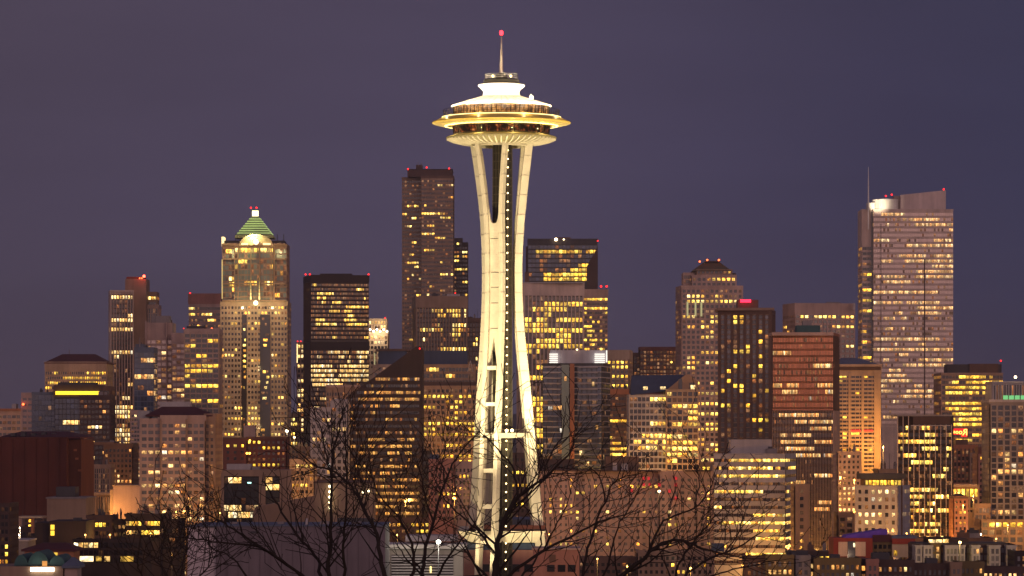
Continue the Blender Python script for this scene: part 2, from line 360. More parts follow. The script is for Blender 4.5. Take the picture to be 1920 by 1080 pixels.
def street_lamp(px, py, Y, label, col=(1, .42, .08), pw=9000, r=1.6, st=14, group='sodium street lamps between the city blocks', hgt=10, light=True, aim=None):
    x, z = wx(px, Y), wz(py, Y); t = empty('street_lamp', (x, Y, max(0, z-hgt)), label, 'street lamp', group)
    zb = max(0, z-hgt); rr = r*Y/F
    mb = MB(); mb.tube([(x, Y+.9, zb), (x, Y+.9, z+.5)], [.16, .1], wm('dgrey'), 6); mb.tube([(x, Y+.9, z+.5), (x, Y, z+rr+.25)], [.08, .07], wm('dgrey'), 5); mb.build('pole', t)
    mb = MB(); prof = [(rr*math.sin(k*PI/6)+.001, z-rr*.8*math.cos(k*PI/6)) for k in range(7)]
    mb.lathe(prof, emit('lamp_%.2f_%.2f_%d' % (col[1], col[2], st), col, st), 10, (x, Y)); mb.build('lamp_globe', t)
    mb = MB(); mb.lathe([(.01, z+rr+.3), (rr*.7, z+rr*.72), (rr*.6, z+rr*.68)], wm('dgrey'), 10, (x, Y)); mb.build('lamp_cap', t)
    if light:
        l = bpy.data.lights.new('lamp_light', 'POINT'); l.energy = pw*2.1; l.color = col; l.shadow_soft_size = .5
        o = bpy.data.objects.new('lamp_light', l); COL.objects.link(o); o.location = (x, Y-rr-.6, z-.3)

# ------------------------------------------------------------------ the observation tower
NX, NY = wx(940, 1200), 1200.0
def interp(z, tab):
    for (a, u), (b, v) in zip(tab, tab[1:]):
        if z >= b: return v+(u-v)*(z-b)/(a-b)
    return tab[-1][1]
RT = [(152, 8.1), (138, 6.7), (126, 5.6), (118, 5.1), (112, 4.9), (104, 4.95), (97, 5.2), (92, 5.6), (86, 6.15), (79, 6.9), (70, 7.8), (60, 8.6), (50, 9.4), (38, 10.5), (17, 12.6), (0, 14.4)]
TT = [(152, 4.85), (145, 3.95), (138, 3.2), (131, 2.62), (126, 2.4), (118, 2.3), (104, 2.28), (95, 2.3), (79, 2.3), (60, 2.3), (38, 2.4), (0, 2.6)]
def needle():
    t = empty('observation_tower', (NX, NY, 0), 'floodlit white observation tower on three curved legs with a saucer top', 'observation tower')
    white = wallmat('tower_white', (.78, .70, .52), rough=.55, var=.16, scale=.3); cream = wallmat('tower_cream', (.72, .60, .30), rough=.5, var=.06, scale=.2)
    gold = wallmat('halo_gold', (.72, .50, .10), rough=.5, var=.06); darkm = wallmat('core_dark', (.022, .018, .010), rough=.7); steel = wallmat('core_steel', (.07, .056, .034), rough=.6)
    bulb = emit('bulb_warm', (1, .72, .3), 9); strip = emit('strip_light', (1, .80, .30), 2.6, True)
    c = (NX, NY)
    zs = [152-152*k/76 for k in range(77)]
    for deg in (248, 8, 128):
        f = math.radians(deg); e = (math.cos(f), math.sin(f)); ta = (-e[1], e[0])
        def P(r, u, z): return (NX+e[0]*r+ta[0]*u, NY+e[1]*r+ta[1]*u, z)
        mb = MB()
        for sg in (-1, 1):
            pr = None
            for z in zs:
                r, u = interp(z, RT), interp(z, TT)*sg; w = .62; dp = 1.1 if z > 100 else 1.15+(100-z)*.005
                # channel section: web plus two lips, so the beam reads as a box girder with a shadow line
                q = [P(r+dp, u-w, z), P(r+dp, u+w, z), P(r-dp, u+w, z), P(r-dp, u-w, z)]
                lip = [P(r+dp+.22, u-sg*w*.35-.16, z), P(r+dp+.22, u-sg*w*.35+.16, z), P(r+dp-.1, u-sg*w*.35+.16, z), P(r+dp-.1, u-sg*w*.35-.16, z)]
                if pr:
                    for a, b in ((q, pr[0]), (lip, pr[1])):
                        for k in range(4): mb.quad(b[k], b[(k+1) % 4], a[(k+1) % 4], a[k], white)
                pr = (q, lip)
        for z in range(8, 150, 6):      # splice plates of the steel beams
            r, u = interp(z, RT), interp(z, TT)
            for sg in (-1, 1):
                a0, a1 = u*sg-.72, u*sg+.72
                mb.hexa([P(r+1.19, a0, z-.1), P(r+1.19, a1, z-.1), P(r-1.15, a1, z-.1), P(r-1.15, a0, z-.1), P(r+1.19, a0, z+.1), P(r+1.19, a1, z+.1), P(r-1.15, a1, z+.1), P(r-1.15, a0, z+.1)], wallmat('splice', (.62, .55, .41)))
        mb.build('leg', t)
        # web plate between the twin beams
        mb = MB(); n = 24; rows = 26; grid = []
        for i in range(n+1):
            s = -1+2*i/n; zt = 125.2+5.5*abs(s)**4; zb = 90.5-9.8*abs(s)**.9; col = []
            for j in range(rows+1):
                z = zb+(zt-zb)*j/rows; r = interp(z, RT); u = s*max(.1, interp(z, TT)-.75); col.append((P(r+.35, u, z), P(r-.6, u, z)))
            grid.append(col)
        for i in range(n):
            a, b = grid[i], grid[i+1]
            for j in range(rows):
                mb.quad(a[j][0], b[j][0], b[j+1][0], a[j+1][0], white); mb.quad(a[j][1], b[j][1], b[j+1][1], a[j+1][1], white)
            mb.quad(a[0][0], b[0][0], b[0][1], a[0][1], white); mb.quad(a[-1][0], b[-1][0], b[-1][1], a[-1][1], white)
        for z in (120.5, 110.2, 105.6, 100.8, 93):     # plate joints
            r = interp(z, RT); u = 1.25; p = [P(r+.75, -u, z), P(r+.75, u, z), P(r+.80, u, z), P(r+.80, -u, z)]
            mb.hexa([P(r+.40, -u, z-.09), P(r+.40, u, z-.09), P(r+.3, u, z-.09), P(r+.3, -u, z-.09), P(r+.40, -u, z+.09), P(r+.40, u, z+.09), P(r+.3, u, z+.09), P(r+.3, -u, z+.09)], steel)
        mb.build('web_plate', t)
        for z, h in ((80.9, .6), (69.8, .55), (49.5, .65), (38.6, .7), (27.5, .65), (16.8, .7), (6, .7)):
            r = interp(z, RT); u = interp(z, TT)-.8; mb = MB()
            mb.hexa([P(r+1.2, -u, z-h), P(r+1.2, u, z-h), P(r-.9, u, z-h), P(r-.9, -u, z-h), P(r+1.2, -u, z+h), P(r+1.2, u, z+h), P(r-.9, u, z+h), P(r-.9, -u, z+h)], white); mb.build('crossbar', t)
    # lower deck ring at a third of the height, joining the legs
    mb = MB(); pts = []
    for deg in (248, 8, 128):
        f = math.radians(deg)
        for s in (-1, 1): pts.append((NX+math.cos(f)*9.4-math.sin(f)*2.9*s, NY+math.sin(f)*9.4+math.cos(f)*2.9*s))
    cx = [(NX, NY)]
    for z0, z1, mm in ((59.5, 61.0, wallmat('deck_grey', (.42, .37, .27))),):
        for k in range(6):
            a, b = pts[k], pts[(k+1) % 6]; mb.quad((*a, z0), (*b, z0), (*b, z1), (*a, z1), mm)
        mb.poly([(*p, z1) for p in pts], mm); mb.poly([(*p, z0) for p in pts], mm)
    for k in range(6):
        a, b = pts[k], pts[(k+1) % 6]
        mb.tube([(*a, 62.1), (*b, 62.1)], [.07, .07], steel, 4)
        for q in range(9): mb.tube([(a[0]+(b[0]-a[0])*q/8, a[1]+(b[1]-a[1])*q/8, 61), (a[0]+(b[0]-a[0])*q/8, a[1]+(b[1]-a[1])*q/8, 62.1)], [.05, .05], steel, 4)
    mb.build('lower_deck', t)
    for dx in (10, 20):
        mb = MB(); x = NX+dx*.164; mb.lathe([(.01, 61.3), (.45, 61.5), (.5, 62.0), (.01, 62.3)], bulb, 8, (x, NY-7.2)); mb.build('deck_lamp', t)
    # core: hexagonal lift shaft of dark steel with a lattice, lift tracks and a string of bulbs
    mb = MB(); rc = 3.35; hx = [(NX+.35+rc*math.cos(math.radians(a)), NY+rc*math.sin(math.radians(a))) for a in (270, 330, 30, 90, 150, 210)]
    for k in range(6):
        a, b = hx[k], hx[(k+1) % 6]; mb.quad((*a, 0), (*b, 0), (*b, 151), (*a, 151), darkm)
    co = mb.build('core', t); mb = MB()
    for k in (0, 1, 4, 5):
        a, b = Vector(hx[k]), Vector(hx[(k+1) % 6]); nrm = Vector(((b-a).y, -(b-a).x)).normalized(); fr = (tuple(a), tuple((b-a).normalized()), tuple(nrm)); w = (b-a).length
        for u in (0.02, w*.33, w*.62, w-.05): mb.fbox(fr, u-.09, u+.09, 0, 150.8, 0, .16, steel, (0, 1, 3))
        for z in range(1, 60): mb.fbox(fr, 0, w, z*2.53, z*2.53+.28, 0, .10+.004*k, steel, (0, 4, 5))
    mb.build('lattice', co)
    for k in range(56):
        z = 150.3-2.62*k; mb = MB(); bx = NX+2.05-.014*k; mb.lathe([(.01, z-.24), (.21, z-.12), (.21, z+.12), (.01, z+.24)], bulb, 8, (bx, NY-3.0)); mb.build('bulb', co)
    mb = MB(); mb.box(NX+1.75, NX+2.05, NY-2.75, NY-2.2, 0, 150.9, steel); mb.build('lift_track', co)
    for zc, dx in ((88, -1.3),):
        mb = MB(); mb.lathe([(.01, zc-2), (1.2, zc-1.8), (1.35, zc), (1.2, zc+1.8), (.01, zc+2)], steel, 16, (NX+dx, NY-2.6)); mb.build('lift_cabin', co)
    # saucer
    S = 128
    mb = MB(); mb.lathe([(14.7, 152.5), (16.75, 152.0), (17.0, 151.75), (16.9, 151.5), (15.2, 150.85), (13, 150.3), (11, 149.95), (8.6, 149.75), (3.4, 149.9)], wallmat('disc_gold', (.28, .24, .12), rough=.6, var=.06), S, c); ld = mb.build('lower_disc', t, smooth=False); mb = MB()
    for k in range(56):
        a = 2*PI*k/56; ca, sa = math.cos(a), math.sin(a)
        pr = [(16.8, 151.3, .30), (15.2, 150.75, .42), (13, 150.2, .42), (11.0, 149.85, .36), (9.6, 149.72, .2)]
        for (r0, z0, h0), (r1, z1, h1) in zip(pr, pr[1:]):
            hw = .19
            def Q(r, z, s): return (NX+ca*r-sa*s, NY+sa*r+ca*s, z)
            mb.hexa([Q(r0, z0-h0, -hw), Q(r0, z0-h0, hw), Q(r1, z1-h1, hw), Q(r1, z1-h1, -hw), Q(r0, z0+.1, -hw), Q(r0, z0+.1, hw), Q(r1, z1+.1, hw), Q(r1, z1+.1, -hw)], white)
    mb.build('disc_rib', ld)
    mb = MB()
    for k in range(3):
        pass
    mb.lathe([(8.8, 149.7), (8.8, 149.0), (8.2, 149.0), (8.2, 149.7)], white, 64, c); mb.build('leg_ring', t)
    # restaurant level
    rest = bpy.data.materials.new('restaurant_glass'); rest.use_nodes = True; nt = rest.node_tree; b = nt.nodes['Principled BSDF']
    tc = N(nt, 'ShaderNodeTexCoord'); no = N(nt, 'ShaderNodeTexNoise', Scale=.55, Detail=5.0, Roughness=.7); L(nt, tc.outputs['Object'], no.inputs['Vector'])
    L(nt, ramp(nt, no.outputs[0], [(.50, (.012, .006, .003)), (.60, (.30, .06, .015)), (.68, (1, .35, .08)), (.75, (1, .7, .35))]), b.inputs['Emission Color']); b.inputs['Emission Strength'].default_value = .75
    b.inputs['Base Color'].default_value = (.012, .009, .007, 1); b.inputs['Roughness'].default_value = .1; rest.cycles.emission_sampling = 'NONE'
    obs = bpy.data.materials.new('observation_glass'); obs.use_nodes = True; nt = obs.node_tree; b = nt.nodes['Principled BSDF']
    tc = N(nt, 'ShaderNodeTexCoord'); no = N(nt, 'ShaderNodeTexNoise', Scale=.5, Detail=4.0, Roughness=.75); L(nt, tc.outputs['Object'], no.inputs['Vector'])
    L(nt, ramp(nt, no.outputs[0], [(.38, (.05, .02, .008)), (.5, (.35, .13, .03)), (.6, (1, .45, .10)), (.72, (1, .8, .45))]), b.inputs['Emission Color']); b.inputs['Emission Strength'].default_value = .8
    b.inputs['Base Color'].default_value = (.05, .03, .02, 1); obs.cycles.emission_sampling = 'NONE'
    mb = MB(); mb.lathe([(14.9, 155.2), (14.5, 152.4)], rest, S, c); rb = mb.build('restaurant_window', t); mb = MB()
    for k in range(48):
        a = 2*PI*k/48; ca, sa = math.cos(a), math.sin(a); mb.tube([(NX+ca*15.0, NY+sa*15.0, 155.2), (NX+ca*14.6, NY+sa*14.6, 152.4)], [.09, .09], darkm, 4)
    for r, z in ((15.05, 155.0), (14.7, 152.7)):
        mb.lathe([(r, z-.14), (r+.1, z), (r, z+.14)], steel, S, c)
    mb.build('window_frame', rb)
    # halo
    mb = MB(); mb.lathe([(14.6, 158.5), (17.3, 158.35), (17.9, 158.05), (19.6, 157.2), (21.2, 156.55), (21.35, 156.35), (21.2, 156.15), (18.2, 155.55), (15.0, 155.2)], gold, S, c); hl = mb.build('halo', t)
    mb = MB(); mb.lathe([(18.0, 157.95), (18.35, 158.05), (18.4, 157.8), (18.05, 157.7)], strip, S, c); mb.build('light_strip', hl)
    mb = MB(); mb.lathe([(16.6, 155.40), (16.9, 155.15), (17.5, 155.25), (17.6, 155.5)], strip, S, c); mb.build('light_strip', hl)
    mb = MB()
    for k in range(64):
        a = 2*PI*k/64; ca, sa = math.cos(a), math.sin(a); mb.tube([(NX+ca*15.2, NY+sa*15.2, 155.15), (NX+ca*18.2, NY+sa*18.2, 155.48), (NX+ca*21.2, NY+sa*21.2, 156.1)], [.07, .08, .05], cream, 4)
    for r, z, w in ((19.6, 155.75, .1),): mb.lathe([(r, z-w), (r+w, z), (r, z+w)], cream, S, c)
    mb.build('halo_rib', hl)
    # observation level
    mb = MB(); mb.lathe([(14.55, 158.4), (14.75, 161.2)], obs, S, c); ob = mb.build('observation_window', t); mb = MB()
    for k in range(64):
        a = 2*PI*k/64; ca, sa = math.cos(a), math.sin(a); mb.tube([(NX+ca*14.65, NY+sa*14.65, 158.4), (NX+ca*14.9, NY+sa*14.9, 161.2)], [.10, .10], darkm, 4)
    mb.build('window_frame', ob)
    mb = MB()
    for k in range(72):
        a = 2*PI*k/72; ca, sa = math.cos(a), math.sin(a); mb.tube([(NX+ca*17.5, NY+sa*17.5, 158.3), (NX+ca*17.9, NY+sa*17.9, 160.2)], [.06, .05], steel, 4)
    for z, r in ((159.0, 17.65), (159.6, 17.78), (160.2, 17.9)): mb.lathe([(r-.05, z), (r, z-.05), (r+.05, z), (r, z+.05), (r-.05, z)], steel, S, c)
    mb.build('deck_railing', t)
    # roof and flared crown
    prof = [(15.0, 161.1), (15.35, 161.25), (15.3, 161.5), (13.5, 162.05), (11.2, 162.75), (9, 163.4), (7.3, 163.95), (6.2, 164.35), (5.75, 164.8), (5.5, 165.4), (5.55, 166.0), (5.95, 166.6), (6.55, 167.1), (7.05, 167.5), (7.15, 167.75), (7.0, 168.0), (5.6, 168.25)]
    mb = MB(); mb.lathe(prof, wallmat('roof_white', (.86, .80, .68), rough=.5, var=.04), S, c); rf = mb.build('roof', t, smooth=True); mb = MB()
    for k in range(36):
        a = 2*PI*k/36; ca, sa = math.cos(a), math.sin(a); mb.tube([(NX+ca*r, NY+sa*r, z+.04) for r, z in prof[2:8]], [.12]*6, white, 4)
    mb.build('roof_rib', rf)
    mb = MB(); mb.box(NX+8.6, NX+9.9, NY-4.6, NY-3.6, 163, 164.3, white); mb.box(NX+8.9, NX+9.3, NY-4.4, NY-4.0, 164.3, 164.8, white); mb.build('roof_unit', t)
    mb = MB(); mb.lathe([(5.6, 168.2), (5.5, 169.3), (5.2, 169.6), (.5, 169.7)], darkm, 48, c); mb.lathe([(1.9, 169.6), (1.8, 170.9), (1.2, 171.6), (.3, 171.8)], darkm, 16, c); mb.build('upper_drum', t)
    mb = MB()
    for k in range(28):
        a = 2*PI*k/28; ca, sa = math.cos(a), math.sin(a); mb.tube([(NX+ca*4.9, NY+sa*4.9, 169.6), (NX+ca*4.95, NY+sa*4.95, 171.2)], [.05, .05], steel, 4)
    for z in (170.1, 170.65, 171.2): mb.lathe([(4.87, z), (4.93, z-.06), (5.0, z), (4.93, z+.06), (4.87, z)], wallmat('rail_pale', (.5, .45, .42)), 48, c)
    mb.build('upper_railing', t)
    for dx in (-2.6, 2.9): mb = MB(); mb.lathe([(.01, 170.0), (.25, 170.2), (.25, 170.5), (.01, 170.7)], bulb, 8, (NX+dx, NY-4.2)); mb.build('railing_lamp', t)
    mb = MB(); spm = wallmat('spire_metal', (.35, .27, .23), rough=.6)
    for a in range(3): mb.tube([(NX+.62*math.cos(a*2.094+.5), NY+.62*math.sin(a*2.094+.5), 171.3), (NX+.22*math.cos(a*2.094+.5), NY+.22*math.sin(a*2.094+.5), 179)], [.12, .09], spm, 5)
    mb.tube([(NX, NY, 171.4), (NX, NY, 177), (NX, NY, 183.4)], [.42, .26, .14], spm, 8)
    for k in range(10): mb.lathe([(.5-.035*k, 172+k*.75), (.56-.035*k, 172.1+k*.75), (.5-.035*k, 172.2+k*.75)], spm, 8, c)
    sp = mb.build('spire', t)
    mb = MB(); mb.lathe([(.01, 183.2), (.45, 183.4), (.6, 184.0), (.45, 184.6), (.01, 184.8)], emit('beacon_top', (1, .02, .03), 9), 12, c); mb.build('beacon', t)
    # real floodlights: on the ground round the base, on the deck under the roof edge
    def lamp(kind, loc, aim, e, col, name, size=.4, spot=60, blend=.6):
        l = bpy.data.lights.new(name, kind); l.energy = e; l.color = col; l.shadow_soft_size = size
        if kind == 'SPOT': l.spot_size = math.radians(spot); l.spot_blend = blend
        o = bpy.data.objects.new(name, l); COL.objects.link(o); o.location = loc
        if aim: o.rotation_euler = (Vector(aim)-Vector(loc)).to_track_quat('-Z', 'Y').to_euler()
    warm = (1, .82, .48)
    for a, e, zz in ((262, 860000, 108), (225, 130000, 100), (315, 500000, 106), (20, 260000, 110), (140, 90000, 120)):
        f = math.radians(a); lamp('SPOT', (NX+74*math.cos(f), NY+74*math.sin(f), 22), (NX, NY, zz), e, warm, 'floodlight', 1.0, 56)
    for a, e in ((255, 52000), (312, 34000)): f = math.radians(a); lamp('SPOT', (NX+34*math.cos(f), NY+34*math.sin(f), 12), (NX+8*math.cos(f), NY+8*math.sin(f), 52), e, warm, 'floodlight', .6, 80)
    for k in range(8):
        f = 2*PI*(k+.5)/8; lamp('POINT', (NX+18.6*math.cos(f), NY+18.6*math.sin(f), 158.9), None, 500, (1, .74, .36), 'deck_light', .05)
    for k in range(16):
        f = 2*PI*(k+.25)/16; lamp('SPOT', (NX+20.6*math.cos(f), NY+20.6*math.sin(f), 163.0), (NX+6*math.cos(f), NY+6*math.sin(f), 164.6), 14000, (1, .84, .56), 'crown_light', .1, 80)
    for k in range(9):
        f = 2*PI*(k+.1)/9; lamp('POINT', (NX+15.9*math.cos(f), NY+15.9*math.sin(f), 153.6), None, 500, (1, .72, .25), 'halo_light', .04)
needle()

# ------------------------------------------------------------------ downtown, far row to near row
OT = 'office tower'; AP = 'apartment block'
def B(name, label, cat, Y, xc, **k): return Bld(name, label, cat, Y, xc, **k)

# --- far dark tapering tower, tallest on the left of the observation tower
b = B('skyscraper', 'tallest dark brown skyscraper with fine floor bands and red lamps on its black cap', OT, 3400, 800)
b.vol(790, 850, 330, D=45, yb=655, fh=7.6, bw=5.2, pf=0, sf=.5, sd=.3, pw=.5, wall='brown', span='tan', glass='glass_brown', p=.05, q=.16, top=6, clutter=False, part='wall',
      rows=[(347, 792, 850, .45), (355, 806, 812, .6), (387, 795, 840, .5), (402, 792, 818, .75), (402, 828, 838, .7), (410, 826, 840, .98), (441, 790, 817, .8), (448, 806, 822, .7), (472, 792, 820, .85), (481, 800, 818, .6), (489, 826, 850, .8), (504, 792, 825, .7), (512, 808, 850, .75), (535, 805, 818, .6), (543, 825, 848, .7), (551, 815, 830, .5)], run=.6)
b.vol(754, 789.6, 333, dy=16, D=40, side=None, yb=655, fh=7.6, bw=4.5, pf=.14, sf=.5, sd=.4, pd=.3, wall='tan', span='tan', glass='glass_brown', p=.06, q=.18, top=4, clutter=False,
      rows=[(389, 762, 786, .7), (404, 756, 764, .9), (490, 754, 772, .85), (638, 760, 780, .8)])
b.box('cap', 764, 848, 318, 331.5, 'dbrown', dy=4, D=46, cap='black')
b.box('rooftop_plant', 780, 792, 309, 318, 'dbrown', dy=15)
b.rod('antenna', 784, 303, 312, .2, .3, dy=15); b.rod('antenna', 790, 304, 312, .2, .3, dy=15)
for x, y in ((765, 317), (800, 314), (842, 316)): b.beacon(x, y, r=1.7, post=3)
b.done()
b = B('office_tower', 'black slab tower tucked behind the right edge of the tallest skyscraper', OT, 3600, 863)
b.vol(846, 866, 447, D=30, yb=580, fh=8, bw=4.5, pf=.2, sf=.5, wall='black', p=.1, q=.15, rows=[(471, 850, 866, .5), (491, 850, 862, .6), (507, 850, 866, .8), (546, 850, 862, .5)], clutter=False)
b.vol(866.4, 876.5, 455, dy=3, D=26, yb=580, fh=8, bw=4.5, pf=.2, sf=.5, wall='black', p=.15, q=.15, rows=[(471, 866, 877, .9), (478, 866, 877, .9), (507, 866, 877, .9)], clutter=False)
b.done()
b = B('office_tower', 'brown tower with tall vertical ribs and one lit row, in front of the tallest skyscraper', OT, 3000, 828)
b.vol(781, 875, 556, D=40, side=('L', 6), yb=700, fh=9, bw=5.7, pf=.42, sf=.25, pd=.8, sd=.25, wall='tan', span='dbrown', glass='glass_brown', p=.08, q=.15, top=22, run=.4,
      rows=[(581, 808, 875, .8), (608, 795, 832, .55), (590, 848, 854, .9), (608, 848, 854, .9), (617, 848, 854, .95), (626, 848, 854, .95), (635, 848, 854, .95), (653, 835, 875, .7)])
b.box('penthouse', 838, 862, 551, 556, 'lgrey', dy=8); b.beacon(853.5, 549.5, dy=8, r=1.3, post=0)
b.vol(875.4, 907, 597, dy=12, D=30, yb=700, fh=9, bw=5.7, pf=.42, sf=.25, pd=.8, sd=.25, wall='brown', span='dbrown', glass='glass_brown', p=.05, q=.12, top=8)
b.box('penthouse', 872, 886, 594, 600, 'brown', dy=20)
b.done()
# --- postmodern tower with pyramid
b = B('office_tower', 'tall green glass and granite tower with arched crown and lit stepped pyramid', OT, 2700, 475)
kw = dict(D=34, yb=835, sd=.3)
b.vol(440, 512, 458, dy=-3, D=40, up=True, yb=566, fh=10.3, bw=5.9, pf=.14, sf=.22, pd=.35, sd=.3, wall='tan', glass='glass_green', lit='lit_yellow', p=.10, q=.3, top=6, clutter=False,
      rows=[(469, 450, 512, .85), (500, 450, 512, .6), (531, 450, 512, .5), (531, 496, 508, 1)])
b.vol(417, 537, 458, D=34, up=True, yb=566, fh=10.3, bw=6.1, pf=.12, sf=.22, pd=.35, sd=.3, wall='tan', glass='glass_green', lit='lit_yellow', p=.08, q=.3, top=8, clutter=False,
      rows=[(470, 424, 444, .9), (520, 432, 442, 1), (531, 424, 442, .5), (553, 512, 524, .7), (563, 512, 526, 1), (563, 450, 465, .9)])
b.vol(414, 539, 566, dy=-1.2, D=38, yb=835, fh=9.9, bw=6.25, pf=.42, sf=.5, pd=.4, wall='beige', pier='beige', glass='glass_dark', lit='lit_yellow', p=.16, q=.2, top=6, clutter=False, run=.4,
      rows=[(575, 512, 524, .9), (645, 455, 505, .4), (768, 440, 512, .7), (776, 440, 500, .6), (786, 447, 494, 1), (797, 420, 520, .5), (816, 420, 440, .8), (816, 492, 512, 1), (806, 420, 512, .4)])
def prj(bb, part, x0, x1, y0, y1, mat, d=1.2, dy=0):  # a shallow bay standing proud of the front
    Y = bb.Y+dy; m = MB(); m.box(wx(x0, Y), wx(x1, Y), Y-d, Y+.5, wz(y1, Y), wz(y0, Y), mat if not isinstance(mat, str) else wm(mat)); return m.build(part, bb.root)
for x in (440.5, 447, 471, 487, 509, 515): prj(b, 'pier', x-1, x+1, 456, 566, 'tan', 4.2)
for y in (458, 486, 532, 564): prj(b, 'cornice', 418, 536, y-1.4, y+1.4, 'tan', 3.8)
# dark glass slots below
m = MB(); Y = 2700
for x0, x1 in ((454, 463), (488, 507)):
    m.box(wx(x0, Y), wx(x1, Y), Y-2.6, Y, wz(835, Y), wz(590, Y), MATS['glass_dark'])
m.build('glass_slot', b.root)
rn = random.Random(5); 
for k in range(40):
    x0, x1 = ((455, 462), (489, 506))[k % 2]; y = 597+rn.randint(0, 23)*9.9; w = rn.uniform(2, 5) if k % 2 == 0 else rn.uniform(3, 8); x = rn.uniform(x0, x1-w)
    m = MB(); m.box(wx(x, Y), wx(x+w, Y), Y-2.75, Y-2.5, wz(y+3.5, Y), wz(y-1, Y), MATS['lit_yellow' if rn.random() < .6 else 'lit_dim']); m.build('window', b.root)
# arch gables
def arch(bb, part, xc, hw, yb, yt, mat, dy, D, n=20, inner=None):
    Y = bb.Y+dy; z0, z1 = wz(yb, Y), wz(yt, Y); m = MB(); k = Y/F; pts = []
    for i in range(n+1):
        t = PI*i/n; pts.append((wx(xc, Y)+hw*k*math.cos(t), z0+(z1-z0)*math.sin(t)))
    if inner is None:
        f = [(a, Y, c) for a, c in pts]; g = [(a, Y+D, c) for a, c in pts]; m.poly(f, mat); m.poly(g[::-1], mat)
        for i in range(n): m.quad(f[i], g[i], g[i+1], f[i+1], mat)
        m.quad(f[0], g[0], g[-1], f[-1], mat)
    else:
        q = [(wx(xc, Y)+hw*inner*k*math.cos(PI*i/n), z0+(z1-z0)*(inner-.04)*math.sin(PI*i/n)) for i in range(n+1)]
        for i in range(n):
            m.hexa([(pts[i+1][0], Y, pts[i+1][1]), (pts[i][0], Y, pts[i][1]), (pts[i][0], Y+D, pts[i][1]), (pts[i+1][0], Y+D, pts[i+1][1]), (q[i+1][0], Y, q[i+1][1]), (q[i][0], Y, q[i][1]), (q[i][0], Y+D, q[i][1]), (q[i+1][0], Y+D, q[i+1][1])], mat)
    return m.build(part, bb.root)
arch(b, 'arched_gable', 480, 31, 460, 440, wm('tan'), -5, 38); arch(b, 'arch_rim', 480, 32, 461, 439, wm('tan'), -6.5, 1.6, inner=.88)
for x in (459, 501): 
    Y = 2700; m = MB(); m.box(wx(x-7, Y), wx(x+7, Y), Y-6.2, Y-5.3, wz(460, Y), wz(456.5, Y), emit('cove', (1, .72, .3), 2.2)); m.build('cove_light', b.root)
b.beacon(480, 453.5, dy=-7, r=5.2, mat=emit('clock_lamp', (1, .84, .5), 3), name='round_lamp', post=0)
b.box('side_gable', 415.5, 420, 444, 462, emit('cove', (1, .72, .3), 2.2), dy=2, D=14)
for a, y0 in ((442, 440), (520, 441), (532, 441)): b.rod('roof_mast', a, y0-2, y0+12, .25, .25, dy=6, m='dgrey')
b.box('parapet', 420, 533, 451, 458, 'dgrey', dy=3, D=26)
Y = 2700; m = MB(); gm_ = wallmat('pyramid_green', (.30, .42, .18), rough=.5); stp = 8
zs_ = [wz(440-37*i/stp, Y) for i in range(stp+1)]; hws = [35-28*i/stp for i in range(stp+1)]
for i in range(stp):
    a, c2 = hws[i]*Y/F, hws[i+1]*Y/F; cx, cy = wx(475.5, Y), Y+18; z0, z1 = zs_[i], zs_[i+1]-.45
    m.hexa([(cx-a, cy-a, z0), (cx+a, cy-a, z0), (cx+a, cy+a, z0), (cx-a, cy+a, z0), (cx-c2, cy-c2, z1), (cx+c2, cy-c2, z1), (cx+c2, cy+c2, z1), (cx-c2, cy+c2, z1)], gm_, (0, 1, 2, 3, 4))
pyr = m.build('pyramid_roof', b.root)
for i in range(1, stp):
    a = (hws[i]+.6)*Y/F; m = MB(); cx, cy = wx(475.5, Y), Y+18; m.box(cx-a, cx+a, cy-a, cy+a, zs_[i]-.4, zs_[i]-.02, emit('pyramid_light', (.62, .80, .28), .85)); m.build('light_band', pyr)
m = MB(); cx, cy = wx(475.5, Y), Y+18; a = 36.5*Y/F; m.hexa([(cx-a, cy-a, wz(445, Y)), (cx+a, cy-a, wz(445, Y)), (cx+a, cy+a, wz(445, Y)), (cx-a, cy+a, wz(445, Y)), (cx-a*.97, cy-a*.97, zs_[0]), (cx+a*.97, cy-a*.97, zs_[0]), (cx+a*.97, cy+a*.97, zs_[0]), (cx-a*.97, cy+a*.97, zs_[0])], wallmat('pyramid_foot', (.45, .5, .22))); m.build('pyramid_foot', b.root)
m = MB(); a = 5.6*Y/F; m.box(cx-a, cx+a, cy-a, cy+a, wz(404, Y), wz(392.5, Y), emit('lantern', (1, .86, .5), 3.2)); m.build('lantern', b.root)
m = MB(); m.box(cx-a*1.25, cx+a*1.25, cy-a*1.25, cy+a*1.25, wz(404.5, Y), wz(403, Y), wm('green')); m.box(cx-a*1.2, cx+a*1.2, cy-a*1.2, cy+a*1.2, wz(392.4, Y), wz(391, Y), wm('green')); m.build('lantern_cap', b.root)
for x, y in ((470.5, 389.5), (481, 389.5)): b.beacon(x, y, dy=18, r=1.8, post=2)
l = bpy.data.lights.new('crown_lamp', 'POINT'); l.energy = 16000; l.color = (.9, 1, .4); l.shadow_soft_size = .5; o = bpy.data.objects.new('crown_lamp', l); COL.objects.link(o); o.location = (cx, Y-9, wz(443, Y))
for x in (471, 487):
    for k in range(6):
        l_ = emit('uplight', (1, .78, .25), 2.5); m = MB(); m.box(wx(x-1.3+.15*k, Y), wx(x+1.3-.15*k, Y), Y-4.7, Y-4.3, wz(562-7*k, Y), wz(556-7*k, Y), emit('uplight_%d' % k, (1, .74, .25), 2.2*.62**k)); m.build('painted_uplight', b.root)  # uplight fading up the piers, painted as stacked glowing panels that dim
b.box('light_strip', 415.6, 417.4, 486, 560, emit('uplight_2b', (1, .74, .25), .7), dy=-1, D=.5)
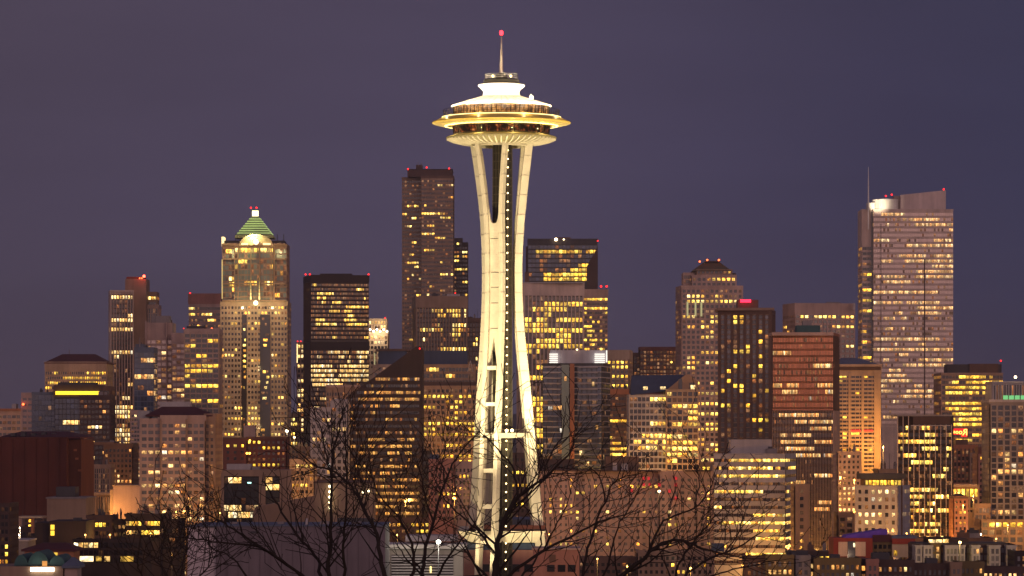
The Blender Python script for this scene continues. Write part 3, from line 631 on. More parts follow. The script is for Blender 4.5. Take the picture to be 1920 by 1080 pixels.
b.beacon(479.5, 568, dy=-4, r=4, mat=emit('star_lamp', (.9, 1, .6), 6), name='entrance_lamp', post=0)
for x_, y_, e_ in ((450, 575, 9000), (505, 575, 9000), (430, 470, 5000), (520, 470, 5000), (479, 690, 5000), (479, 800, 5000)):
    l = bpy.data.lights.new('facade_lamp', 'POINT'); l.energy = e_; l.color = (1, .74, .34); l.shadow_soft_size = 1; o = bpy.data.objects.new('facade_lamp', l); COL.objects.link(o); o.location = (wx(x_, 2684), 2684, wz(y_, 2684))
b.done()
# --- dark bronze slab
b = B('office_tower', 'black bronze box tower with bright lit floors in its lower half', OT, 2950, 632)
dk = [(572, 637, 692, 655)]
b.vol(583, 691, 516, D=40, side=('L', 13), up=True, yb=640, fh=8.2, bw=2.9, pf=.25, sf=.42, pd=.5, sd=.35, wall='black', pier='dbrown', span='black', glass='glass_copper' if 0 else 'glass_brown', p=.10, q=.9, top=14, run=.7, clutter=False, rowvar=.9,
      rows=[(536, 584, 602, .7), (553, 594, 614, 1), (562, 594, 612, 1), (573, 650, 688, 1), (582, 618, 640, .9), (598, 590, 605, .8), (607, 584, 688, .85), (599, 645, 665, .8)])
b.vol(582.8, 691.2, 640, dy=-.4, D=40, side=('L', 13), yb=790, fh=8.7, bw=2.9, pf=.25, sf=.36, pd=.5, sd=.35, wall='black', pier='dbrown', span='black', glass='glass_brown', p=.30, q=.3, top=16, run=.7, clutter=False, cap=.1,
      rows=[(660, 584, 690, .35), (669, 584, 690, .35), (678, 584, 690, .5), (686.5, 583, 621, 1), (686.5, 638, 690, 1), (695, 583, 621, 1), (695, 638, 690, 1), (704, 583, 624, 1), (704, 636, 690, 1), (713, 583, 621, 1), (713, 636, 690, .95), (722, 583, 640, .7)], lit='lit_white')
for x in (573, 581, 691): b.beacon(x, 514.5, r=1.7, post=3)
b.box('rooftop_plant', 600, 660, 513, 516, 'black', dy=10)
b.done()
b = B('office_tower', 'slim pale tower with floodlit white crown, right of the black bronze tower', OT, 3200, 710)
b.vol(688, 727, 622, D=30, yb=690, fh=9.5, bw=6.2, pf=.35, sf=.4, wall='beige', lit='lit_white', p=.45, q=.3, clutter=False, rows=[(634, 690, 725, .7)])
b.vol(691, 724, 598, dy=3, D=24, up=True, yb=622, fh=8, bw=5.2, pf=.4, sf=.3, pd=.7, wall='beige', lit='lit_white', p=.9, q=.3, top=3, clutter=False)
for k in range(6): b.beacon(694+k*6.3, 618+(k % 2)*3, dy=-3, r=2.0, mat=emit('crown_lamp_w', (1, .86, .6), 7), name='crown_light', post=0)
b.beacon(722, 596, dy=2, r=1.3, post=2); b.done()
l = bpy.data.lights.new('crown_lamp', 'POINT'); l.energy = 16000; l.color = (1, .8, .5); o = bpy.data.objects.new('crown_lamp', l); COL.objects.link(o); o.location = (wx(708, 3190), 3190, wz(622, 3190))
b = B('office_tower', 'narrow tower with one brightly lit edge, left of the black bronze tower', OT, 3100, 562)
b.vol(557, 571, 642, D=22, yb=850, fh=9.2, bw=6, pf=.3, sf=.35, wall='tan', p=.6, q=.4, lit='lit_white', clutter=False, top=3)
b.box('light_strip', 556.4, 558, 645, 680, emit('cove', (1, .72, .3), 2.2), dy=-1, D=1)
for x in (558, 564): b.beacon(x, 640, r=1.3, post=2)
b.done()
# --- left cluster
b = B('office_tower', 'tall slim tower of cream vertical strips with bright lit floors and red rooftop lamp', OT, 2750, 240)
b.vol(208, 249.5, 545, D=24, side=('L', 3), yb=870, fh=8.6, bw=5.1, pf=.34, sf=.2, pd=.6, sd=.12, wall='silver', span='brown', glass='glass_brown', p=.06, q=.25, top=8, clutter=False, lit='lit_white', run=.8,
      rows=[(556, 210, 249, .95), (598, 222, 240, .35), (607, 222, 240, .35), (620, 208, 252, 1), (662, 208, 250, .95), (747, 228, 238, 1), (766, 208, 250, 1), (775, 208, 250, 1), (784, 208, 250, .5), (792, 222, 245, .6), (800, 222, 248, .5), (809, 208, 246, 1), (818, 215, 244, .9), (826, 208, 246, 1), (835, 220, 242, 1)],
      dark=[(205, 625, 252, 655)])
for k in range(9): prj(b, 'pilaster', 208+k*5.1, 209.1+k*5.1, 546, 870, 'pink', .9)
b.vol(236, 273, 524, dy=26, D=26, yb=660, fh=400, bw=80, pf=.1, sf=.1, wall='tan', p=0, q=0, clutter=False, top=200, part='core')
b.box('penthouse', 237, 270, 519, 525, 'red', dy=28, D=16)
b.beacon(270, 518, dy=24, r=2.6, mat=emit('beacon_big', (1, .06, .03), 14), post=2)
for x in (262, 266): b.beacon(x, 521.5, dy=25, r=1.4, mat=emit('beacon_or', (1, .12, .03), 6), post=0)
b.vol(269, 296, 572, dy=34, D=22, yb=640, fh=10, bw=4.6, pf=.3, sf=.1, pd=.5, wall='pink', glass='glass_grey', p=.05, q=.1, clutter=False)
b.vol(273, 293, 548, dy=36, D=18, yb=572, fh=10, bw=5, pf=.15, sf=.4, wall='tan', p=.5, q=.3, clutter=False, rows=[(558, 273, 293, 1)])
b.done()
l = bpy.data.lights.new('red_lamp', 'POINT'); l.energy = 600; l.color = (1, .06, .04); o = bpy.data.objects.new('red_lamp', l); COL.objects.link(o); o.location = (wx(262, 2770), 2771, wz(519, 2770))
b = B('office_tower', 'grey stepped tower with pale vertical fins, left of the pyramid tower', OT, 2550, 305)
b.vol(273, 322, 606, dy=14, D=26, yb=800, fh=10.4, bw=9, pf=.12, sf=.38, wall='pink', glass='glass_pink', p=.10, q=.25, clutter=True, top=30,
      rows=[(663, 290, 318, .5), (710, 290, 322, .85), (721, 300, 322, .5), (741, 295, 322, .7)], lit='lit_home')
b.vol(323, 347, 625, dy=2, D=26, yb=800, fh=10.4, bw=9, pf=.10, sf=.4, wall='pink', glass='glass_pink', p=.12, q=.25, clutter=False, top=18, rows=[(710, 326, 346, .8), (731, 322, 346, 1)], lit='lit_home')
for x in (274.5, 313): prj(b, 'fin', x-1.2, x+1.2, 602 if x < 300 else 604, 800, 'pink', 3, dy=14)
b.box('penthouse', 284, 318, 592, 606, 'grey', dy=20); b.rod('antenna', 297, 585, 594, .2, .3, dy=20); b.done()
b = B('office_tower', 'blue glass tower between the cream striped tower and the grey stepped tower', OT, 2450, 271)
b.vol(252, 288, 652, D=26, yb=800, fh=10.3, bw=6, pf=.08, sf=.14, pd=.15, sd=.12, wall='bluegrey', glass='glass_blue', lit='lit_home', p=.07, q=.12, top=8,
      rows=[(671, 266, 288, .9), (710, 253, 287, .9), (731, 258, 284, .7), (740, 265, 285, .4)])
b.rod('antenna', 262, 632, 652, .2, .3, dy=6); b.box('rooftop_plant', 254, 270, 645, 652, 'bluegrey', dy=8); b.done()
b = B('office_tower', 'pink striped office block with red lamp, left of the pyramid tower', OT, 2850, 383)
b.vol(354, 413, 551, D=30, yb=640, fh=11, bw=4, pf=0, sf=.55, sd=.35, wall='rose', span='pink', glass='glass_brown', p=.06, q=.35, top=22, clutter=False,
      rows=[(574, 380, 390, .5), (585, 355, 362, 1), (585, 375, 396, .6), (606, 388, 392, 1), (615, 360, 375, .6)])
b.beacon(356.5, 550, r=1.8, post=2); b.done()
b = B('office_tower', 'white gridded office block with yellow lit windows, left of the pyramid tower', OT, 2500, 378)
b.vol(346, 410, 617, D=28, yb=775, fh=9.4, bw=11.2, pf=.16, sf=.32, pd=.5, wall='pink', pier='beige', glass='glass_dark', lit='lit_gold', p=.12, q=.15, top=8, run=.6,
      rows=[(646, 346, 362, 1), (637, 388, 400, 1), (665, 376, 386, .8), (675, 350, 400, .8), (684, 348, 408, .95), (693, 348, 400, .9), (703, 348, 356, 1), (721, 348, 362, .9), (749, 348, 400, .7)])
b.box('penthouse', 350, 380, 611, 617, 'dgrey', dy=8); b.beacon(344.5, 616, r=1.2, post=2); b.beacon(397, 616, dy=4, r=1.5, mat=emit('beacon_or', (1, .12, .03), 6), post=0); b.done()
b = B('office_building', 'cream office building with dark hipped roof and yellow lit rows, far left', 'office building', 2600, 142)
b.vol(85, 199, 679, D=40, yb=760, fh=9.2, bw=4.0, pf=.35, sf=.45, wall='beige', pier='beige', p=.2, q=.12, top=16, clutter=False, lit='lit_gold', run=.8,
      rows=[(699, 164, 199, .95), (708, 120, 148, .95), (708, 155, 165, .9), (717, 90, 110, 1), (717, 150, 199, 1), (727, 88, 95, 1), (727, 188, 199, .8), (699, 87, 160, .05)])
b.hip('roof', 84, 201, 680, 112, 173, 663, 'maroon', D=40); b.rod('antenna', 130, 655, 664, .2, .3, dy=15); b.done()
b = B('office_building', 'dark blue glass block topped by a glowing yellow bar', 'office building', 2250, 125)
b.vol(103, 190, 745, dy=0, D=32, yb=850, fh=10, bw=7, pf=.1, sf=.16, pd=.18, sd=.12, wall='dgrey', glass='glass_blue', p=.06, q=.1, lit='lit_home', top=2, clutter=False,
      rows=[(776, 160, 172, .9), (790, 112, 142, .8)])
b.box('crown', 100, 192, 722, 745, 'dbrown', dy=3, D=20); b.box('canopy', 108, 180, 717, 722, 'dgrey', dy=8, D=12)
b.box('light_bar', 104, 188, 733.5, 740, emit('yellow_bar', (1, .66, .03), 2.2, True), dy=1.2, D=1)
b.vol(60, 102.5, 736, dy=6, D=30, yb=850, fh=10, bw=6, pf=.12, sf=.18, pd=.18, sd=.12, wall='bluegrey', glass='glass_blue', p=.03, q=.06, lit='lit_home', top=4)
b.vol(190.5, 205, 725, dy=4, D=26, yb=850, fh=10, bw=6, pf=.12, sf=.3, wall='brown', glass='glass_brown', p=.22, q=.2); b.done()
b = B('office_building', 'pinkish concrete block with orange roof edge at the far left margin', 'office building', 2600, 18)
b.vol(-30, 39, 770, D=30, yb=830, fh=11, bw=9, pf=.2, sf=.5, wall='pink', glass='glass_grey', p=.04, q=.2, rows=[(800, 0, 6, .4)]); b.box('canopy', -5, 40, 766, 770, 'rust', dy=-2, D=30)
b.box('penthouse', 22, 30, 757, 766, 'lgrey', dy=10); b.done()
b = B('office_building', 'grey slab with orange red lamp on its roof corner, far left', 'office building', 2500, 51)
b.vol(41, 62, 737, D=24, yb=830, fh=11, bw=9, pf=.3, sf=.6, wall='pink', glass='glass_grey', p=.02, q=.1, clutter=False); b.beacon(43.5, 758, dy=-2, r=2.2, mat=emit('beacon_or', (1, .12, .03), 6), post=2); b.done()
b = B('office_building', 'low brick and stone block lit yellow, between pyramid tower and narrow tower', 'office building', 3000, 547)
b.vol(520, 558, 776, D=30, yb=850, fh=9, bw=5, pf=.35, sf=.4, wall='tan', p=.5, q=.4, rows=[(783, 540, 556, .8)]); b.done()
b = B('office_tower', 'narrow black tower with scattered lit windows behind the dark red block', OT, 2150, 171)
b.vol(150, 206, 742, D=26, yb=945, fh=9.6, bw=7, pf=.2, sf=.4, wall='dbrown', glass='glass_brown', lit='lit_home', p=.10, q=.15, rows=[(801, 160, 178, .8), (830, 160, 172, .6), (855, 151, 160, 1), (908, 158, 170, .8)]); b.done()
b = B('office_building', 'dark old office building with punched windows below the cream striped tower', 'office building', 1900, 228)
b.vol(196, 248, 832, D=28, yb=945, fh=9.6, bw=7, pf=.45, sf=.45, wall='brown', p=.12, q=.08, lit='lit_home', top=8, rows=[(899, 210, 245, .6), (885, 218, 240, .5)])
b.box('parapet', 176, 214, 829, 834, 'brown', dy=-1, D=24); b.done()
b = B('apartment_tower', 'tall brown residential slab with fine lit edge beside the cream striped tower', AP, 2150, 251)
b.vol(246, 262, 770, D=26, yb=900, fh=7.5, bw=5, pf=.2, sf=.4, wall='pink', p=.1, q=.3, lit='lit_home', clutter=False, rows=[(850+7.5*k, 246, 262, .6) for k in range(7)]); b.done()
b = B('office_building', 'brown building with thin vertical piers above the orange floodlit hall', 'office building', 1850, 192)
b.vol(177, 205, 872, D=20, yb=940, fh=10, bw=4, pf=.4, sf=.15, pd=.6, wall='tan', glass='glass_brown', p=.08, q=.3, rows=[(898, 186, 193, .7)]); b.done()
b = B('arcade_hall', 'small hall with columns floodlit orange, left of the beige apartment block', 'hall', 1780, 190)
b.vol(180, 206, 926, D=18, yb=965, fh=34, bw=4.4, pf=.45, sf=.12, pd=.9, wall='tan', glass='glass_brown', p=0, q=.6, top=3, clutter=False); b.box('cornice', 156, 207, 923.5, 928.5, 'beige', dy=-1.5, D=20); b.done()
b = B('hall', 'pale windowless hall with an orange glow on its wall, left of the beige apartment block', 'hall', 1760, 236)
b.box('wall', 212, 262, 912, 985, 'pink', D=26, cap='beige'); b.box('annex', 206, 211.5, 918, 985, 'beige', D=20); b.done()
# --- right of the observation tower
b = B('office_tower', 'dark blue glass tower with sloped shoulder and one bright floor under a star lamp', OT, 3000, 1055)
b.vol(990, 1120, 450, D=36, yb=530, fh=8.6, bw=7.3, pf=.1, sf=.25, pd=.25, sd=.2, wall='dgrey', glass='glass_blue', lit='lit_gold', p=.06, q=.12, top=9, clutter=False, run=.8,
      rows=[(471, 1000, 1118, .95), (480, 1010, 1090, .22), (489, 1040, 1070, .8), (497, 1010, 1020, .7), (506, 1012, 1118, .75), (514, 1018, 1075, 1), (514, 1085, 1118, 1), (522, 1020, 1076, 1), (522, 1083, 1118, 1)])
b.box('side_wing', 986, 990.5, 462, 530, 'dbrown', dy=4, D=24); b.box('lower_wing', 984, 992, 510, 540, 'brown', dy=-3, D=20)
b.prism('dark_corner', [(1121, 462), (1121, 560), (1100, 560), (1100, 500)], 'dbrown', dy=-.9, D=.8)
b.box('cap', 989, 1121, 447.5, 451, 'dgrey', dy=-.5, D=37); b.box('rooftop_plant', 1042, 1070, 445, 448, 'brown', dy=6)
b.beacon(1042.5, 449, dy=-2, r=3, mat=emit('roof_star', (1, .72, .4), 10), name='roof_lamp', post=0); b.beacon(1057, 449, dy=-2, r=1.4, mat=emit('roof_star', (1, .72, .4), 10), name='roof_lamp', post=0)
b.beacon(1120.5, 451.5, r=1.6, post=0); b.done()
b = B('office_tower', 'pale pink tower with tall white ribs and blank top band, right of the observation tower', OT, 2600, 1034)
b.vol(983, 1093, 530, D=34, side=('L', 12), yb=860, fh=9.9, bw=7.35, pf=.30, sf=.15, pd=.9, sd=.25, wall='silver', pier='silver', span='brown', glass='glass_brown', lit='lit_gold', p=.12, q=.28, top=25, run=.65, clutter=False,
      rows=[(569, 1000, 1093, .85), (580, 990, 1065, .6), (590, 1022, 1038, .9), (599, 993, 1015, .9), (609, 998, 1010, 1), (619, 984, 1012, 1), (619, 1040, 1060, .7), (619, 1068, 1090, 1), (629, 990, 1000, .8), (629, 1046, 1052, 1), (648, 984, 1015, 1), (648, 1022, 1093, .95), (658, 986, 1012, .9), (688, 1005, 1018, 1), (707, 984, 1018, 1),
            (747, 986, 1018, .9), (757, 986, 1018, .9), (767, 990, 1018, .9), (777, 990, 1018, .95), (788, 990, 1018, .8), (806, 992, 1018, .95), (816, 1004, 1018, .8), (836, 1004, 1015, .9)])
b.box('roof_band', 980.5, 1094, 529, 531, 'lgrey', dy=-1.2, D=36); b.done()
b = B('office_tower', 'pink tower with horizontal window bands and two red lamps, right of the ribbed tower', OT, 2700, 1117)
b.vol(1086, 1139, 543, D=28, yb=668, fh=8.5, bw=5, pf=.08, sf=.45, wall='pink', glass='glass_brown', lit='lit_gold', p=.25, q=.3, top=14, clutter=False,
      rows=[(564, 1094, 1139, .95), (572, 1094, 1126, .7), (581, 1098, 1118, .9), (615, 1098, 1106, 1), (632, 1094, 1130, .5), (641, 1094, 1139, .7), (649, 1108, 1118, .9)])
for x in (1127, 1137.5): b.beacon(x, 537, r=2.1, post=6)
b.done()
b = B('apartment_tower', 'glass condominium tower with white louvred crown and balconies, right of the observation tower', AP, 1950, 1080)
b.vol(1018, 1128, 682, D=26, side=('R', 15), yb=885, fh=10.3, bw=9.2, pf=.10, sf=.2, pd=.25, sd=.3, wall='dgrey', pier='dgrey', span='lgrey', glass='glass_blue', lit='lit_home', p=.03, q=.16, top=5, clutter=False)
rn = random.Random(8)
for j in range(19):
    y = 688+j*10.3
    for x0, x1 in ((1018, 1051), (1085, 1121)):
        if j > 7 and x0 == 1018 and rn.random() < .5: continue
        prj(b, 'balcony', x0, x1, y, y+1.6, 'lgrey' if j < 8 else 'bluegrey', 1.8)
prj(b, 'glass_bay', 1053, 1067, 684, 885, MATS['glass_green'], 1.4); prj(b, 'stone_bay', 1068.5, 1077, 682, 885, 'rust', 1.6)
for y, x in ((706, 1058), (803, 1050), (845, 1087), (716, 1110), (866, 1100), (797, 1117)): prj(b, 'window', x, x+4, y, y+8, MATS['lit_home'], 1.9)
b.box('crown_wall', 1031, 1139, 656.5, 681, wallmat('crown_screen', (.42, .40, .44)), dy=2, D=16)
for x0, x1 in ((1030, 1046), (1115, 1134)):
    for k in range(5):
        Y = 1950; m = MB(); m.box(wx(x0, Y), wx(x1, Y), Y-.8, Y+2.2, wz(664.8+k*3.9, Y), wz(663+k*3.9, Y), emit('louvre_light', (1, .94, .82), 1.3)); m.build('lit_louvre', b.root)
b.box('light_strip', 1136.6, 1138.6, 657, 679, emit('louvre_light', (1, .94, .82), 1.3), dy=1.2, D=.7)
b.beacon(1082, 655.5, r=2, mat=emit('roof_star2', (1, .6, .35), 4), name='roof_lamp', post=0); b.done()
b = B('office_building', 'beige block with square orange windows right of the louvred condominium', 'office building', 2500, 1160)
b.vol(1138, 1179, 657, D=26, side=('R', 6), yb=735, fh=8.8, bw=9, pf=.42, sf=.4, wall='beige', pier='tan', lit='lit_gold', p=.55, q=.3, top=18, clutter=False, rows=[(690, 1141, 1170, 1), (677, 1170, 1179, 1)]); b.done()
b = B('office_building', 'brown striped block between the louvred condominium and the blue roofed office', 'office building', 2250, 1160)
b.vol(1138, 1180, 730, D=30, yb=860, fh=10.5, bw=5, pf=.05, sf=.5, wall='rust', span='brown', glass='glass_brown', lit='lit_gold', p=.12, q=.2, top=12,
      rows=[(793, 1142, 1180, .85), (820, 1142, 1172, .7), (840, 1142, 1180, 1), (849, 1142, 1180, .9), (830, 1142, 1152, .9)]); b.done()
b = B('office_building', 'dark maroon block on the skyline above the blue roofed office', 'office building', 3100, 1228)
b.vol(1200, 1268, 651, D=30, yb=715, fh=7.2, bw=6.2, pf=.3, sf=.35, wall='brick', pier='brown', glass='glass_brown', lit='lit_dim', p=.5, q=.3, top=6, clutter=False, rows=[(679, 1252, 1262, 1)])
b.vol(1188, 1200, 662, dy=5, D=24, yb=715, fh=7.2, bw=6, pf=.3, sf=.3, wall='brown', p=.05, q=.5, clutter=False); b.beacon(1259, 679, dy=-2, r=2, mat=emit('win_lamp', (1, .62, .1), 3), name='wall_lamp', post=0); b.done()
# --- stepped crown tower
b = B('office_tower', 'stepped granite tower with domed dark crown and three red lamps', OT, 2600, 1330)
kw = dict(wall='pink', pier='pink', glass='glass_dark', lit='lit_yellow', clutter=False, fh=9.6, bw=8.8, pf=.38, sf=.42)
b.vol(1278, 1392, 536, D=34, side=('L', 10), yb=870, p=.32, q=.2, top=5, rows=[(552, 1300, 1390, .75), (562, 1285, 1385, .7), (603, 1305, 1345, .8), (612, 1305, 1345, .7), (622, 1300, 1348, .85), (672, 1290, 1302, 1), (682, 1290, 1348, .9), (728, 1312, 1350, .7), (738, 1310, 1350, .5), (806, 1310, 1350, .9), (835, 1315, 1350, .9), (861, 1315, 1350, .9)], **kw)
b.vol(1297, 1380, 516, dy=3, D=30, yb=536, p=.6, q=.2, top=3, rows=[(522, 1300, 1380, .85)], **kw)
b.vol(1282, 1302, 512, dy=8, D=24, yb=536, p=.1, q=.1, top=3, wall='pink', glass='glass_grey', clutter=False, fh=9, bw=4, pf=.2, sf=.3)
b.vol(1306, 1372, 506, dy=5, D=26, yb=517, p=.9, q=.2, top=1, fh=7, bw=8.3, pf=.4, sf=.3, wall='tan', glass='glass_dark', lit='lit_yellow', clutter=False)
b.hip('crown_roof', 1300, 1369, 507, 1320, 1352, 491, wallmat('crown_dark', (.10, .085, .05)), dy=5, D=26); b.box('roof_cap', 1322, 1350, 489, 491.5, 'dgrey', dy=14, D=10)
b.box('crown_block', 1371, 1380, 512, 520, 'dgrey', dy=8, D=14)
for x, y in ((1312, 490.5), (1326, 487.5), (1348, 487.5)): b.beacon(x, y, dy=10, r=1.8, mat=emit('beacon_or', (1, .12, .03), 6), post=3)
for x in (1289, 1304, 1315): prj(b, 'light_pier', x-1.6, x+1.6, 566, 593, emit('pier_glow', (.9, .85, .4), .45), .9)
b.done()
b = B('hotel_tower', 'dark brown concrete hotel tower with glowing red rooftop sign', 'hotel tower', 2200, 1400)
b.vol(1349, 1444, 581, D=30, side=('R', 7), yb=868, fh=9.2, bw=11.6, pf=.42, sf=.22, pd=.9, sd=.4, wall='brown', pier='brown', span='tan', glass='glass_grey', lit='lit_gold', p=.10, q=.22, top=9, run=.15, clutter=False,
      rows=[(594, 1378, 1390, 1), (605, 1378, 1390, .9), (624, 1426, 1434, 1), (662, 1378, 1410, 1), (671, 1426, 1434, 1), (690, 1426, 1434, 1), (700, 1360, 1366, 1), (718, 1360, 1366, 1), (728, 1378, 1388, 1)])
b.box('roof_band', 1346, 1452, 577, 582, 'tan', dy=-1.5, D=34); b.box('penthouse', 1383, 1422, 562, 577, 'brown', dy=8, D=14)
b.box('roof_sign', 1388, 1408, 561.5, 567, emit('red_sign', (1, .02, .06), 3.5, True), dy=6.5, D=.8); b.done()
for k in (1,):
    l = bpy.data.lights.new('red_lamp', 'POINT'); l.energy = 500; l.color = (1, .05, .06); o = bpy.data.objects.new('red_lamp', l); COL.objects.link(o); o.location = (wx(1398, 2204), 2202, wz(565, 2204))
b = B('office_tower', 'pink slab tower with a blank top and lit rows behind the copper glass tower', OT, 2600, 1534)
b.vol(1491, 1602, 569, D=28, side=('L', 22), yb=670, fh=9.2, bw=9.2, pf=.3, sf=.45, wall='pink', glass='glass_dark', lit='lit_yellow', p=.12, q=.3, top=20, clutter=False,
      rows=[(594, 1500, 1510, .9), (594, 1528, 1562, .85), (594, 1575, 1595, 1), (609, 1540, 1600, .7)])
b.box('rooftop_plant', 1550, 1575, 566.5, 569, 'grey', dy=8); b.box('edge_fin', 1600.5, 1603, 568, 581, 'lgrey', dy=-.5, D=6); b.done()
b = B('office_tower', 'copper glass office tower with fine vertical mullions and scattered lit rooms', OT, 1950, 1512)
b.vol(1449, 1562, 625, D=30, side=('R', 11), up=True, yb=770, fh=12.2, bw=2.9, pf=.22, sf=.34, pd=.3, sd=.12, wall='rust', pier='brown', span='rust', glass='glass_copper', lit='lit_home', p=.03, q=.14, top=6, run=.8, clutter=False, capm='bluegrey',
      rows=[(659, 1450, 1470, .9), (684, 1525, 1562, .8), (697, 1462, 1545, .2), (724, 1450, 1466, 1), (724, 1476, 1492, 1), (724, 1525, 1560, .8), (737, 1468, 1476, 1), (737, 1548, 1562, 1), (749, 1505, 1520, .8)])
b.vol(1449.2, 1561.8, 770, dy=-.3, D=30, side=('R', 11), yb=1035, fh=12.6, bw=2.9, pf=.26, sf=.44, pd=.5, sd=.08, wall='brown', pier='pink', span='black', glass='glass_dark', lit='lit_home', p=.12, q=.10, top=2, run=.85, clutter=False, cap=.1,
      rows=[(775, 1462, 1476, 1), (787, 1490, 1538, .9), (800, 1520, 1562, .9), (812, 1462, 1498, .8), (825, 1465, 1510, .95), (825, 1528, 1542, 1), (837, 1462, 1522, .8), (850, 1546, 1560, .9), (889, 1528, 1562, .8), (952, 1510, 1560, .4)])
b.box('parapet', 1448, 1563, 623, 629, 'pink', dy=-.8, D=32); b.box('rooftop_plant', 1494, 1538, 610, 623, 'teal', dy=8, D=14); b.box('plant_screen', 1505, 1522, 601, 610, 'grey', dy=12, D=6)
for x in (1544, 1550, 1556): b.rod('antenna', x, 604, 624, .15, .2, dy=6)
b.done()
# --- tall glass tower on the right with mast
b = B('skyscraper', 'tallest pink grey glass tower at right with rounded white crown, sloped fin and mast', OT, 2700, 1703)
b.vol(1638, 1787, 393, D=38, yb=800, fh=9.75, bw=3.6, pf=.10, sf=.40, pd=.15, sd=.22, wall='silver', pier='silver', span='silver', glass='glass_pink', lit='lit_soft', p=.27, q=.14, top=4, run=.86, clutter=False, rowvar=1.0,
      rows=[(398, 1650, 1700, .3), (409, 1665, 1760, .8), (419, 1675, 1755, .8), (428, 1680, 1690, .8), (429, 1720, 1760, .85), (448, 1675, 1705, .6), (448, 1752, 1775, .9), (458, 1698, 1770, .6), (477, 1688, 1734, 1), (477, 1750, 1785, .7), (507, 1718, 1742, .95), (507, 1760, 1780, .6), (517, 1640, 1697, .9), (517, 1718, 1785, .95), (526, 1650, 1700, .7), (546, 1640, 1690, .9), (546, 1715, 1760, .95), (585, 1700, 1760, .7), (595, 1640, 1785, .75), (614, 1650, 1770, .6), (624, 1650, 1750, .7), (634, 1650, 1755, .8), (654, 1650, 1785, .85), (673, 1710, 1785, .8), (683, 1650, 1690, .8), (722, 1650, 1745, .7)])
b.vol(1617, 1634, 393, dy=5, D=30, yb=800, fh=9.75, bw=8, pf=.08, sf=.45, wall='silver', span='silver', glass='glass_dark', lit='lit_gold', p=.3, q=.3, top=68, clutter=False, rows=[(517, 1622, 1634, 1), (546, 1622, 1634, .9), (565, 1622, 1634, 1)])
b.box('dark_slot', 1633.8, 1638.2, 396, 800, MATS['glass_dark'], dy=3, D=20)
prj(b, 'dark_strip', 1651.2, 1652, 420, 800, 'black', .5); prj(b, 'dark_strip', 1732.5, 1734.5, 486, 800, 'dbrown', .45)
b.prism('crown_fin', [(1688, 365.5), (1773.5, 356.5), (1773.5, 393), (1688, 393)], wallmat('crown_pink', (.58, .46, .43)), dy=8, D=2.5)
Y = 2700; m = MB(); m.lathe([(9.0, wz(392.5, Y)), (9.0, wz(373, Y)), (8.8, wz(372.6, Y)), (.1, wz(372.4, Y))], wallmat('crown_white', (.8, .74, .66)), 32, (wx(1662, Y), Y+10)); m.build('crown_drum', b.root, smooth=False)
b.box('crown_block', 1676, 1690, 367, 393, wallmat('crown_grey', (.3, .25, .23)), dy=9, D=12); b.box('mast_base', 1626, 1640, 380, 393, wallmat('crown_white', (.8, .74, .66)), dy=2, D=6)
m = MB(); m.tube([(wx(1628.5, Y), Y+1, wz(430, Y)), (wx(1628.5, Y), Y+1, wz(350, Y)), (wx(1628.5, Y), Y+1, wz(313, Y))], [.5, .42, .12], wallmat('mast_white', (.8, .76, .7)), 8); m.build('mast', b.root)
for x, y in ((1661, 367.5), (1672, 365), (1769.5, 355)): b.beacon(x, y, dy=9, r=1.8, post=3)
l = bpy.data.lights.new('crown_lamp', 'SPOT'); l.energy = 22000; l.color = (1, .85, .6); l.spot_size = 1.1; l.spot_blend = .8; o = bpy.data.objects.new('crown_lamp', l); COL.objects.link(o); o.location = (wx(1634, Y), Y-12, wz(389, Y)); o.rotation_euler = (Vector((wx(1650, Y), Y+3, wz(383, Y)))-Vector(o.location)).to_track_quat('-Z', 'Y').to_euler()
b.done()
b = B('office_tower', 'beige tower with hipped blue roof and orange lit right edge, right of copper tower', OT, 2080, 1612)
b.vol(1572, 1651, 685, D=32, yb=905, fh=7.6, bw=7.6, pf=.12, sf=.5, pd=.45, wall='beige', span='beige', glass='glass_dark', lit='lit_gold', p=.13, q=.12, top=18, run=.3, clutter=False,
      rows=[(705, 1575, 1580, 1)], skip=lambda x, y: x > 1639 or abs(x-1592.5) < 2 or abs(x-1617) < 2)
for a0, a1 in ((1638.5, 1651),): prj(b, 'corner_pier', a0, a1, 690, 905, 'beige', 1.0)
for x in (1592.5, 1617): prj(b, 'pier', x-2, x+2, 700, 905, 'beige', .8)
prj(b, 'louvre_band', 1573, 1651, 688, 694, 'dbrown', 1.1); prj(b, 'cornice', 1571, 1653, 683, 687.5, 'beige', 1.8)
b.hip('roof', 1573, 1652, 685, 1582, 1612, 670, 'bluegrey', D=32); b.box('red_lamp_panel', 1596, 1614, 806, 809.5, emit('red_win', (1, .03, .02), 1.6), dy=-.7, D=.3); b.box('red_lamp_panel', 1620, 1637, 806, 809.5, emit('red_win', (1, .03, .02), 1.6), dy=-.7, D=.3); b.done()
b = B('office_building', 'pink and orange block with square windows, some dazzling white, beside copper tower', 'office building', 1800, 1592)
b.vol(1571, 1613, 848, D=26, yb=1010, fh=10, bw=8.6, pf=.5, sf=.5, wall='pink', lit='lit_white', p=.12, q=.1, top=3, rows=[(871, 1588, 1612, 1), (912, 1578, 1604, 1), (922, 1572, 1606, 1), (952, 1572, 1598, 1), (932, 1572, 1590, .8)]); b.done()
b = B('office_tower', 'brown office block with rows of bright yellow windows at the right', OT, 2300, 1820)
